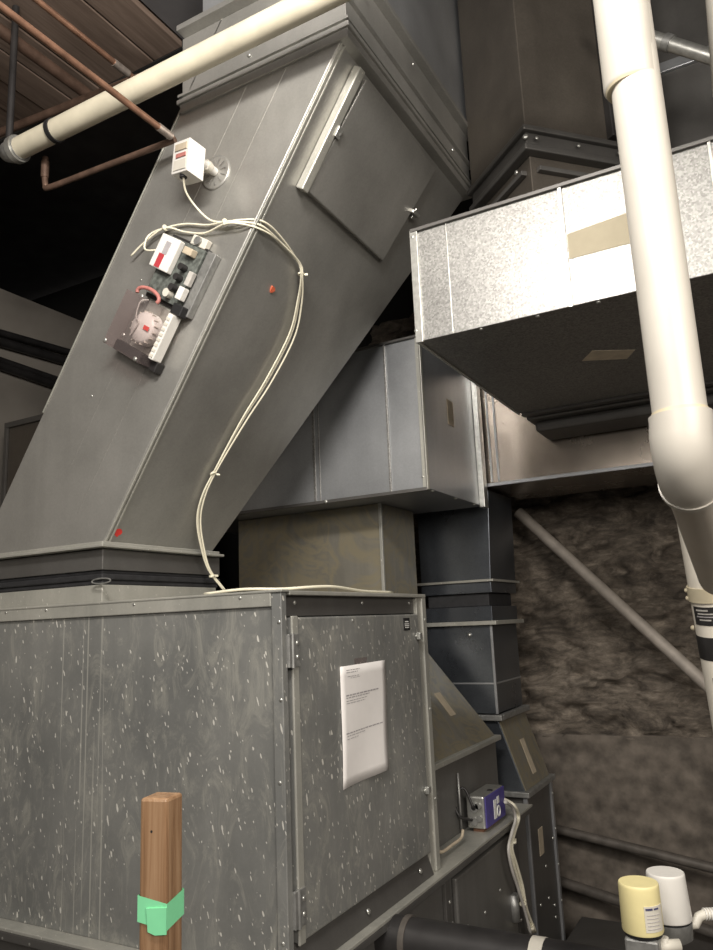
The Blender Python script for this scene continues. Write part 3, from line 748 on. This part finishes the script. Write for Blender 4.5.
# ------------------------------------------------------------------ bright duct
bd_ = thing('galvanised_duct', 'bright spangled galvanised duct crossing behind the white pipe', 'duct', (-.2, 2.2, 2.34))
MB().box(-.77, .42, 1.8, 2.70, 2.34, 2.66).build('duct_body', 'steel_bright', bd_, .002)
mb = MB(); mb.box(-.778, .42, 1.79, 1.80, 2.658, 2.668); mb.box(-.778,.42,1.80,1.81,2.66,2.668); mb.build('top_hem', 'steel_dark', bd_, .001)
mb = MB(); mb.box(-.780, -.758, 1.792, 1.80, 2.335, 2.665); mb.box(-.778, -.770, 1.80, 2.70, 2.335, 2.66); mb.build('end_lip', 'zinc', bd_, .001)
mb = MB(); mb.box(-.676, -.672, 1.797, 1.80, 2.34, 2.66); mb.box(-.368, -.358, 1.793, 1.80, 2.337, 2.662); mb.box(-.020, -.012, 1.793, 1.80, 2.337, 2.662); mb.build('vertical_seam', 'zinc', bd_, .001)
MB().box(-.766, .42, 2.70, 2.735, 2.33, 2.66).build('rear_flange', 'steel_dark', bd_, .002)
tp = [(-.356, 2.463), (-.206, 2.463), (-.206, 2.543), (-.356, 2.530)]
mb = MB(); mb.add([(x_, 1.7988, z_) for x_, z_ in tp]+[(x_, 1.80, z_) for x_, z_ in tp], [(0, 1, 2, 3), (7, 6, 5, 4), (0, 4, 5, 1), (1, 5, 6, 2), (2, 6, 7, 3), (3, 7, 4, 0)])
mb.build('tape_patch', 'tape_tan', bd_, label='flat tan tape patch')
q0, q1, q2, q3 = [at(x_, y_, 2, 2.339) for x_, y_ in ((582, 361), (627, 359), (635, 350), (592, 351))]
mb = MB(); lp = [q0, q1, q2, q3]; mb.add([p for p in lp]+[p+Vector((0, 0, .0015)) for p in lp], [(0, 1, 2, 3), (7, 6, 5, 4), (0, 4, 5, 1), (1, 5, 6, 2), (2, 6, 7, 3), (3, 7, 4, 0)])
mb.build('label_patch', 'label_tan_light', bd_)
mb = MB()
for x_ in (-.60, -.45, -.3, -.1, .1): mb.dome((x_, 1.81, 2.339), (0, 0, -1), .006)
mb.dome((-.777, 1.794, 2.37), (0, -1, 0), .006); mb.dome((-.772, 1.794, 2.645), (0, -1, 0), .006)
mb.build('screw', 'zinc', bd_)

# ------------------------------------------------------------------ turned duct above it
E1 = Vector((.678, .735, 0)).normalized(); E2 = Vector((-.735, .678, 0)).normalized(); ZZ = Vector((0, 0, 1))
K = Vector((-.508, 2.10, 0))
ud = thing('turned_riser_duct', 'dark brown duct set at an angle, rising to ceiling from the bright duct', 'duct', K+Vector((0, 0, 2.668)))
def ub(a0, a1, b0, b1, z0, z1): return MB().fbox(K+E1*a0+E2*b0+ZZ*z0, E1*(a1-a0), E2*(b1-b0), ZZ*(z1-z0))
ub(.02, .48, .02, .34, 2.669, 2.99).build('lower_collar', 'steel_brown', ud, .003)
ub(-.012, .51, -.012, .37, 2.99, 3.01).build('flange', 'steel_dark', ud, .004)
ub(.0, .50, .0, .36, 3.01, 3.055).build('flange_band', 'steel_dark', ud, .003)
ub(-.014, .512, -.014, .374, 3.055, 3.073).build('flange', 'steel_dark', ud, .004)
ub(.0, .50, .0, .36, 3.073, 4.38).build('upper_section', 'steel_brown', ud, .003)
mb = ub(.04, .48, -.0, .02, 2.935, 2.950); mb.build('stiffener', 'steel_dark', ud, .002)
mb = ub(.0, .02, .04, .34, 2.935, 2.950); mb.build('stiffener', 'steel_dark', ud, .002)
mb = ub(.30, .335, -.03, 0, 3.08, 3.60); mb.build('channel', 'iron_black', ud, .003)
mb = ub(.34, .50, -.02, 0, 3.10, 3.5); mb.build('access_panel', 'steel_brown', ud, .003)
mb = MB()
for a in (.03, .18, .33): mb.dome(K+E1*a-E2*.014+ZZ*3.03, -E2, .006)
mb.dome(K+E2*.07-E1*.0+ZZ*2.96, -E1, .008); mb.dome(K-E1*.004-E2*.004+ZZ*3.035, (0, -1, 0), .009)
mb.build('screw', 'zinc', ud)
bd2 = thing('ceiling_duct', 'flat dark duct at the ceiling behind the white pipe, top right', 'duct', (.3, 3.0, 2.85))
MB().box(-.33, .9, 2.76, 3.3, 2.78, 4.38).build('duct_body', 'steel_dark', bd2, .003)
MB().box(-.33, .9, 2.745, 2.76, 3.55, 3.59).build('hem', 'steel_mid', bd2, .002)
a_, b_ = at(645, 36, 1, 2.2), at(740, 66, 1, 2.2)
cd2 = thing('galvanised_conduit', 'thin shiny galvanised pipe crossing top right behind the white pipe', 'pipe', a_)
MB().tube([a_-(b_-a_)*.5, b_+(b_-a_)*1.2], .021, 18).build('pipe_run', 'zinc', cd2)
dd = (b_-a_).normalized(); p = at(668, 43, 1, 2.2)
MB().tube([p-dd*.012, p+dd*.012], .025, 18).build('coupling', 'zinc_dull', cd2)

# ------------------------------------------------------------------ white PVC pipe
YP = 1.25
def P(x, y): return at(x, y, 1, YP)
pv = thing('pvc_pipe', 'thick white plastic pipe hanging down on the right with coupling and elbow', 'pipe', P(684, 470))
ptop = P(619, -40); pc1 = P(632, 88); pbot = P(680, 415); ax = (pbot-ptop).normalized()
MB().tube([ptop-ax*((3.615-ptop.z)/-ax.z), pbot+ax*.02], .0405, 32).build('pipe_run', 'pvc', pv)
MB().tube([ptop-ax*((3.615-ptop.z)/-ax.z), pc1-ax*.004, pc1], [.0460, .0460, .0435], 32).build('coupling', 'pvc', pv)
MB().tube([pc1, pc1+ax*.004], [.0435, .0415], 32).build('glue_ring', 'pvc_glue', pv)
MB().tube([pbot-ax*.006, pbot+ax*.002], [.0415, .0425], 32).build('glue_ring', 'pvc_glue', pv)
eb = P(685, 464)
dirn = (atd(738, 640, 2.0) - eb).normalized()
pts = [pbot+ax*.0, pbot+ax*.012]
for i in range(9):
    t_ = i/8; s0 = eb-ax*.045; s1 = eb+dirn*.055
    pts.append((s0*(1-t_)**2 + eb*2*t_*(1-t_) + s1*t_*t_))
pts.append(eb+dirn*.075)
MB().tube(pts, .0470, 32).build('elbow', 'pvc', pv)
MB().tube([eb+dirn*.066, eb+dirn*.078], .0495, 32).build('elbow_rim', 'pvc', pv)
MB().tube([eb+dirn*.07, eb+dirn*.55], .0405, 32).build('lower_run', 'pvc_shade', pv)
mb = MB()
u_ = dirn.orthogonal().normalized(); w_ = dirn.cross(u_)

# cream pipe behind it with ring and label
D2 = 1.75
pq = [atd(x_, y_, D2) for x_, y_ in ((694, 480), (715, 600), (732, 700), (770, 960))]
a2 = (pq[2]-pq[0]).normalized()
vp = thing('standpipe', 'cream pipe with black band and label at the right edge, behind the white elbow', 'pipe', pq[3])
PB = pq[0]; 
def onv(y_):  # point on the pipe axis at a given image height
    t_ = (y_-480)/(700-480); return pq[0].lerp(pq[2], t_)
MB().tube([onv(490), onv(1300)], .052, 28).build('pipe_run', 'pvc_bright', vp)
MB().tube([onv(584), onv(598)], .056, 28).build('glue_ring', 'pvc_glue', vp)
MB().tube([onv(632), onv(655)], .0530, 28).build('black_band', 'iron_black', vp)
def patch(parent, name, mat, y0, y1, a0, a1, r, n=8):
    """curved label wrapped on the pipe between two image heights and two angles round it"""
    p0, p1 = onv(y0), onv(y1); f = (CAM-p0); f = (f-a2*f.dot(a2)).normalized(); s = a2.cross(f)
    if s.dot(RT) < 0: s = -s
    vs = []
    for i in range(n+1):
        a = R(a0+(a1-a0)*i/n); d = s*math.sin(a)+f*math.cos(a); vs += [p0+d*r, p1+d*r, p0+d*(r-.002), p1+d*(r-.002)]
    fs = []
    for i in range(n):
        o_ = i*4; fs += [(o_, o_+1, o_+5, o_+4), (o_+2, o_+6, o_+7, o_+3), (o_, o_+4, o_+6, o_+2), (o_+1, o_+3, o_+7, o_+5)]
    fs += [(0, 2, 3, 1), (n*4, n*4+1, n*4+3, n*4+2)]
    return MB().add(vs, fs, 0, False).build(name, mat, parent)
l1 = patch(vp, 'pipe_label', 'iron_black', 602, 620, -62, 60, .0535)
for y0, y1, a0, a1, m_ in ((604.5, 606, -52, -20, 'cable_grey'), (608, 609.2, -48, -5, 'cable_grey'), (611, 612, -52, 0, 'ink'), (614, 615.2, -45, -15, 'cable_grey'), (606, 607, -8, 12, 'rust')): patch(l1, 'label_mark', m_, y0, y1, a0, a1, .0540, 4)
patch(vp, 'pipe_label', 'iron_black', 672, 714, -38, 60, .0530)
for y0, y1, a0, a1 in ((566, 568, -30, -22), (568, 574, -28, -25), (574, 576, -30, -12), (571, 573, -16, -8)): patch(vp, 'ink_mark', 'ink_dark', y0, y1, a0, a1, .0528, 2)
mb = MB()
for y_ in (588, 596, 626): 
    p0 = onv(y_); f = (CAM-p0).normalized(); s = a2.cross(f); s = -s if s.dot(RT) > 0 else s
    mb.dome(p0+s.normalized()*.054, s, .006, 1.2)
mb.build('glue_drip', 'pvc_glue', vp)
p0, p1 = atd(722, -20, 1.5), atd(728, 60, 1.5)
o = MB().tube([p0-(p1-p0)*3, p1+(p1-p0)*.4], .032, 24).build('vent_pipe', 'pvc'); tag(o, 'sliver of cream pipe at the top right corner of the picture', 'pipe')

# ------------------------------------------------------------------ pipes on the stone wall
pa, pb = at(518, 512, 1, 3.60), at(712, 690, 1, 3.55)
o = pipe('wall_conduit', [pa, pb], .0265, 'pipe_grey', 'straight grey pipe slanting down across the dark stone wall')
pa, pb = at(552, 828, 1, 3.63), at(713, 868, 1, 3.55)
pipe('wall_pipe', [pa-(pb-pa)*.2, pb+(pb-pa)*.5], .020, 'pipe_dark', 'upper of two dark pipes low on the stone wall', group='dark pipes low on the stone wall')
pa, pb = at(556, 880, 1, 3.63), at(640, 908, 1, 3.55)
pipe('wall_pipe', [pa-(pb-pa)*.4, pb+(pb-pa)*1.6], .022, 'pipe_dark', 'lower of two dark pipes, behind the yellow canister', group='dark pipes low on the stone wall')
curb = MB().box(-.95, .7, 3.2, 3.62, 0, .30)
tag(curb.build('low_duct', 'steel_dark', None, .006), 'low dark duct on the floor along the stone wall', 'duct')

# dark pipes along the left wall
for i, (ya, yb_, r_, l) in enumerate(((335, 353, .020, 'uppermost dark pipe on the left wall'), (344, 363, .028, 'second dark pipe from top on the left wall'), (361, 385, .020, 'third dark pipe from top on the left wall'), (366, 391, .026, 'lowest dark pipe on the left wall'))):
    pa, pb = at(-30, ya-11, 0, -3.76), at(73, yb_, 0, -3.76)
    pipe('wall_pipe', [pa-(pb-pa)*.4, pb+(pb-pa)*.9], r_, 'iron_black', l, group='dark pipes along the left wall')
rd = thing('rear_duct', 'dull brown metal duct standing behind the leaning duct at left edge', 'duct', (-3.3, 2.9, 0))
MB().box(-3.57, -2.8, 2.6, 3.2, 0, 2.73).build('duct_body', 'steel_brown', rd, .003)
mb = MB(); mb.box(-3.585, -2.8, 2.585, 2.6, 2.715, 2.745); mb.box(-3.585, -3.56, 2.585, 2.6, 0, 2.715); mb.build('edge_seam', 'steel_dark', rd, .002)

# ------------------------------------------------------------------ electrical actuator box on the ledge
XE = -.955
A0 = at(484, 797, 0, XE); A1 = at(503, 782, 0, XE); A2 = at(484, 829, 0, XE)
hE = A0.z-A2.z; yE0 = A0.y; yE1 = A1.y
xl = at(466, 801, 1, yE0).x
zE0 = .8985; zE1 = A0.z
ac = thing('electrical_box', 'small grey and blue electrical box on the pale ledge beside the hood', 'electrical box', ((xl+XE)/2, (yE0+yE1)/2, zE0))
MB().box(xl, XE-.002, yE0, yE1, zE0+.012, zE1).build('box_body', 'zinc', ac, .006)
MB().box(xl+.015, XE-.015, yE0+.015, yE1-.015, zE0, zE0+.012).build('foot', 'rust', ac)
bl = MB().box(XE-.002, XE+.003, yE0+.004, yE1-.002, zE0+.014, zE1-.002).build('blue_cover', 'blue', ac, .003, label='dark blue front cover')
mb = MB(); ym_ = (yE0+yE1)/2; zm_ = (zE0+zE1)/2
mb.box(XE+.003, XE+.0045, ym_-.022, ym_+.004, zm_-.03, zm_+.03); mb.box(XE+.003, XE+.0045, ym_+.014, ym_+.034, zm_+.012, zm_+.035)
mb.tube([Vector((XE+.004, ym_+.022+.014*math.cos(a), zm_-.012+.016*math.sin(a))) for a in [i*math.pi/8 for i in range(17)]], .003, 6)
mb.build('printed_mark', 'label_white', bl)
mb = MB()
for x_, z_, r_ in ((xl+.028, zE1-.035, .016), (XE-.022, zE1-.03, .010), (xl+.025, zE0+.035, .014), (XE-.02, zE0+.045, .010)):
    mb.cyl((x_, yE0+.002, z_), (x_, yE0-.006, z_), r_, 18)
mb.build('knockout', 'zinc_dull', ac, .001)
mb = MB()
mb.cyl((xl+.028, yE0-.006, zE1-.035), (xl+.028, yE0-.009, zE1-.035), .008, 14); mb.cyl((xl+.05, (yE0+yE1)/2, zE1), (xl+.05, (yE0+yE1)/2, zE1+.002), .010, 14)
mb.build('knockout_hole', 'black', ac)
xm = xl+.01
o = MB().tube([(xl-.01, yE0-.03, .897), (xl-.01, yE0-.032, 1.09)], .004, 8).build('threaded_rod', 'zinc_dull'); tag(o, 'thin upright metal rod left of the electrical box', 'rod')
o = MB().tube(spline([(xl+.02, yE0-.007, zE0+.04), (xl-.01, yE0-.045, zE0+.06), (xl-.03, yE0-.03, zE0+.11), (xl+.0, yE0-.012, zE0+.14), (xl+.03, yE0-.012, zE1-.035)]), .0045, 8).build('flex_lead', 'iron_black'); tag(o, 'black looped lead at the left of the electrical box', 'cable')
o = MB().tube(spline([at(432, 846, 0, -1.0), at(441, 852, 0, -.985), at(452, 845, 0, -.985), at(461, 838, 0, -.985), at(463, 830, 0, -.985)]), .005, 8).build('cable', 'tan_label'); tag(o, 'short tan cable on the pale ledge under the hood', 'cable')
# conduit wires from the box down to the black pipe
def W(x_, y_, X=-.93): return at(x_, y_, 0, X)
base_pts = [(505, 800), (513, 805), (517, 817), (513, 832), (510, 847), (514, 866), (520, 886), (526, 910), (533, 932)]
for i, (dx, m_, l) in enumerate(((0, 'cable', 'pale cable hanging from the electrical box, left strand'), (3.0, 'cable', 'pale cable hanging from the electrical box, right strand'), (-2.5, 'cable_grey', 'grey brown cable hanging beside the pale strands below the electrical box'))):
    pts = [W(x_+dx*min(1, j/3)*(.3+.7*abs(math.sin(j*.9))), y_+(2 if i == 2 else 0), -.915+.006*i) for j, (x_, y_) in enumerate(base_pts)]
    pts[0] = Vector((XE-.01+.004*i, yE1+.004, zm_+.01)) if i < 2 else pts[0]
    o = MB().tube(spline(pts, 6), .0052, 8).build('cable', m_); tag(o, l, 'cable', 'cables hanging below the electrical box')
for (x_, y_), l in zip(((513, 842), (523, 904), (531, 928)), ('upper tie on the cables below the electrical box', 'middle tie on the cables below the electrical box', 'lowest tie on the cables, just above the black pipe')):
    p = W(x_, y_, -.908); mb = MB().tube([p-ZZ*.004, p+ZZ*.004], .012, 12); mb.fbox(p+YA*.010, YA*.014, ZZ*.006, Vector((.005, 0, 0)))
    o = mb.build('cable_tie', 'cable'); tag(o, l, 'cable tie', 'ties below the electrical box')
cl = MB(); q = at(514, 905, 0, -.94); cl.tube([q-ZZ*.05, q+ZZ*.035], .018, 14); 
tag(cl.build('conduit_fitting', 'zinc_dull'), 'stubby grey conduit fitting behind the hanging cables', 'fitting')

# big black pipe
bp = thing('insulated_pipe', 'thick black pipe leaving the dark lower cabinet at the bottom', 'pipe', (-.95, 1.8, .80))
MB().tube([(-.974, 1.8, .845), (.8, 1.8, .845)], .050, 32).build('pipe_run', 'iron_black', bp)
MB().tube([(-.90, 1.8, .845), (-.885, 1.8, .845)], .053, 32).build('end_band', 'pipe_dark', bp)
q = at(533, 945, 1, 1.75); MB().tube([(q.x-.018, 1.8, .845), (q.x+.012, 1.8, .845)], .0512, 32).build('tape_band', 'beige_plastic', bp, label='band of pale tape')

# ------------------------------------------------------------------ wooden post with green tape
wp = thing('wooden_post', 'brown square wooden post wrapped with green tape, before the cabinet', 'post', (-.56, .61, 0))
ctr = Vector((-.581, .6195, 0)); ang = R(12); ca, sa = math.cos(ang), math.sin(ang)
ex = Vector((ca, sa, 0)); ey = Vector((-sa, ca, 0)); hw = .0156
# near faces: -ey (left) and +ex (right)
MB().fbox(ctr-ex*hw-ey*hw, ex*2*hw, ey*2*hw, ZZ*1.435).build('post_body', 'wood_post', wp, .003)
MB().cyl(ctr-ey*(hw+.0002)+ZZ*1.404-ex*.002, ctr-ey*(hw-.004)+ZZ*1.404-ex*.002, .0013, 8).build('nail_hole', 'black', wp)
mb = MB(); h = hw+.0008
ztop = 1.341; 
def ring_pts(z0, z1, tilt):
    out = []
    for sx_, sy_, dz in ((-1, -1, .006), (1, -1, 0), (1, 1, .004), (-1, 1, .004)):
        out.append((sx_, sy_, dz))
    return out
cs = ring_pts(0, 0, 0)
vs = [ctr+ex*h*a+ey*h*b2+ZZ*(1.315+dz) for a, b2, dz in cs] + [ctr+ex*h*a+ey*h*b2+ZZ*(1.339+dz) for a, b2, dz in cs]
mb.add(vs, [(0, 1, 5, 4), (1, 2, 6, 5), (2, 3, 7, 6), (3, 0, 4, 7)])
# folded, torn end hanging lower on the left face
o1 = ctr-ey*(h+.0012)
mb.add([o1-ex*.006+ZZ*1.334, o1+ex*h+ZZ*1.336, o1+ex*h+ZZ*1.312, o1+ex*.004+ZZ*1.3105, o1-ex*.004+ZZ*1.313,
        o1-ex*.006+ZZ*1.334+ey*.0012, o1+ex*h+ZZ*1.336+ey*.0012, o1+ex*h+ZZ*1.312+ey*.0012, o1+ex*.004+ZZ*1.3105+ey*.0012, o1-ex*.004+ZZ*1.313+ey*.0012],
       [(0, 1, 2, 3, 4), (9, 8, 7, 6, 5), (0, 5, 6, 1), (1, 6, 7, 2), (2, 7, 8, 3), (3, 8, 9, 4), (4, 9, 5, 0)])
mb.build('green_tape', 'green_tape', wp, label='bright green tape band')

# ------------------------------------------------------------------ canisters
def can(name, label, xc, ytop, ybot, w, dep, mat, taper, flat):
    """lidded cup whose outline matches the measured axis, top and bottom heights"""
    b0 = atd(xc, ybot, dep); t0 = at(xc, ytop, 1, b0.y)
    r_ = w/2/F*dep; H = t0.z-b0.z
    t = thing(name, label, 'canister', Vector((b0.x, b0.y, 0)))
    rt = r_*taper
    MB().lathe((b0.x, b0.y, b0.z), [(r_*.97, 0), (r_, .003), (rt*1.005, H-.008), (rt*1.0, H-.004), (rt*.985, H-.0012), (rt*.955, H)], 40).build('cup', mat, t)
    return t, b0, r_, H
yc_, b0, r_, H = can('filter_canister', 'yellow round canister with a small printed label, in front of the white one', 643, 882, 930, 40, 1.28, 'yellow_paint', .98, 1)
MB().lathe((b0.x, b0.y, b0.z-.006), [(r_*.9, 0), (r_*.95, .006)], 32).build('gasket', 'black', yc_)
MB().box(b0.x-r_*.8, b0.x+r_*.8, b0.y-r_*.8, b0.y+r_*.8, b0.z-.10, b0.z-.006).build('mounting_block', 'zinc_dull', yc_, .004)
MB().cyl((b0.x, b0.y, 0), (b0.x, b0.y, b0.z-.10), .014, 14).build('riser', 'pipe_grey', yc_)
# label wrapped on the cup, on the camera side right of centre
def wrap(parent, name, mat, c0, r0, z0, z1, a0, a1, n=10):
    f = (CAM-c0); f.z = 0; f.normalize(); s = Vector((-f.y, f.x, 0)); s = s if s.dot(RT) > 0 else -s
    vs = []; fs = []
    for i in range(n+1):
        a = R(a0+(a1-a0)*i/n); d = f*math.cos(a)+s*math.sin(a)
        for rr in (r0+.0006, r0-.001):
            for z in (z0, z1): vs.append(Vector((c0.x, c0.y, 0))+d*rr+ZZ*z)
    for i in range(n):
        o_ = i*4; fs += [(o_, o_+4, o_+5, o_+1), (o_+2, o_+3, o_+7, o_+6), (o_, o_+2, o_+6, o_+4), (o_+1, o_+5, o_+7, o_+3)]
    fs += [(0, 1, 3, 2), (n*4, n*4+2, n*4+3, n*4+1)]
    return MB().add(vs, fs).build(name, mat, parent)
lbl = wrap(yc_, 'printed_label', 'beige_plastic', b0, r_, b0.z+H*.10, b0.z+H*.62, 8, 70)
wrap(lbl, 'printed_text', 'ink_dark', b0, r_+.0006, b0.z+H*.545, b0.z+H*.585, 12, 32, 4); wrap(lbl, 'printed_text', 'ink_dark', b0, r_+.0006, b0.z+H*.545, b0.z+H*.58, 36, 52, 4)
for i in range(5): wrap(lbl, 'printed_text', 'ink', b0, r_+.0006, b0.z+H*(.44-.07*i), b0.z+H*(.45-.07*i), 14, 55-5*(i % 2), 6)
wc_, b1, r1, H1 = can('filter_canister', 'white round canister on grey cap, behind the yellow one', 670, 872, 918, 42, 1.36, 'white_plastic', .88, 0)
MB().lathe((b1.x, b1.y, b1.z-.004), [(r1*.92, 0), (r1*.96, .004)], 32).build('gasket', 'black', wc_)
MB().lathe((b1.x, b1.y, b1.z-.036), [(r1*.7, 0), (r1*.94, .006), (r1*.98, .032)], 32).build('collar', 'zinc_dull', wc_)
MB().cyl((b1.x, b1.y, 0), (b1.x, b1.y, b1.z-.036), .014, 14).build('riser', 'pipe_grey', wc_)
dv = RT.copy(); dv.z = 0; dv.normalize()
pz = b1.z-.012
c0 = Vector((b1.x, b1.y, pz))+dv*(r1*.9)
MB().tube([c0, c0+dv*.010, c0+dv*.018+ZZ*.012, c0+dv*.03+ZZ*.016, c0+dv*.07+ZZ*.014], .0085, 14).build('hose_elbow', 'beige_plastic', wc_)
mb = MB()
for i in range(12): p = c0+dv*(.028+.005*i)+ZZ*.0158; mb.tube([p, p+dv*.002], .0105, 12)
mb.build('ribbed_hose', 'white_plastic', wc_)
p = atd(668, 946, 1.27); o = MB().tube([p-dv*.03, p+dv*.02], .010, 14)
o.tube([p-dv*.006-ZZ*.016, p-dv*.006+ZZ*.014], .008, 12); o.tube([Vector((p.x, p.y, 0)), p], .008, 12)
tag(o.build('tee_fitting', 'beige_plastic'), 'small pale tee fitting at the foot of the yellow canister', 'fitting')

# ------------------------------------------------------------------ lights
def area(name, loc, target, sx, sy, power, col):
    l = bpy.data.lights.new(name, 'AREA'); l.shape = 'RECTANGLE'; l.size = sx; l.size_y = sy; l.energy = power; l.color = col
    o = bpy.data.objects.new(name, l); COL.objects.link(o); o.location = loc
    o.rotation_euler = (Vector(target)-Vector(loc)).to_track_quat('-Z', 'Y').to_euler()
    return o
area('fluorescent_lamp', (-.40, .20, 3.08), (-.95, 1.9, 1.2), .9, .2, 40, (1.0, .95, .88))
area('uplight_fill', (-.40, .20, 3.14), (-1.3, .9, 3.7), .9, .2, 18, (1.0, .93, .85))  # upward spill of the fluorescent, added to brighten the ceiling boards
area('right_fill', (1.5, -.2, 2.5), (-.8, 2.2, 1.0), 1.4, .8, 60, (1.0, .92, .82))  # added fill from the right, lifts the door face and lower corner
area('rear_fill', (-.4, -1.8, 2.7), (-1.0, 2.0, 1.2), 1.6, .8, 32, (1.0, .95, .88))  # added broad fill from behind the camera, softens the shading
w = bpy.data.worlds.new('world'); SC.world = w; w.use_nodes = True
w.node_tree.nodes['Background'].inputs[0].default_value = (.9, .85, .8, 1)
w.node_tree.nodes['Background'].inputs[1].default_value = .06
SC.view_settings.view_transform = 'Standard'
SC.view_settings.look = 'None'
SC.view_settings.exposure = 0.0
SC.view_settings.gamma = 1.0
SC.view_settings.use_curve_mapping = False
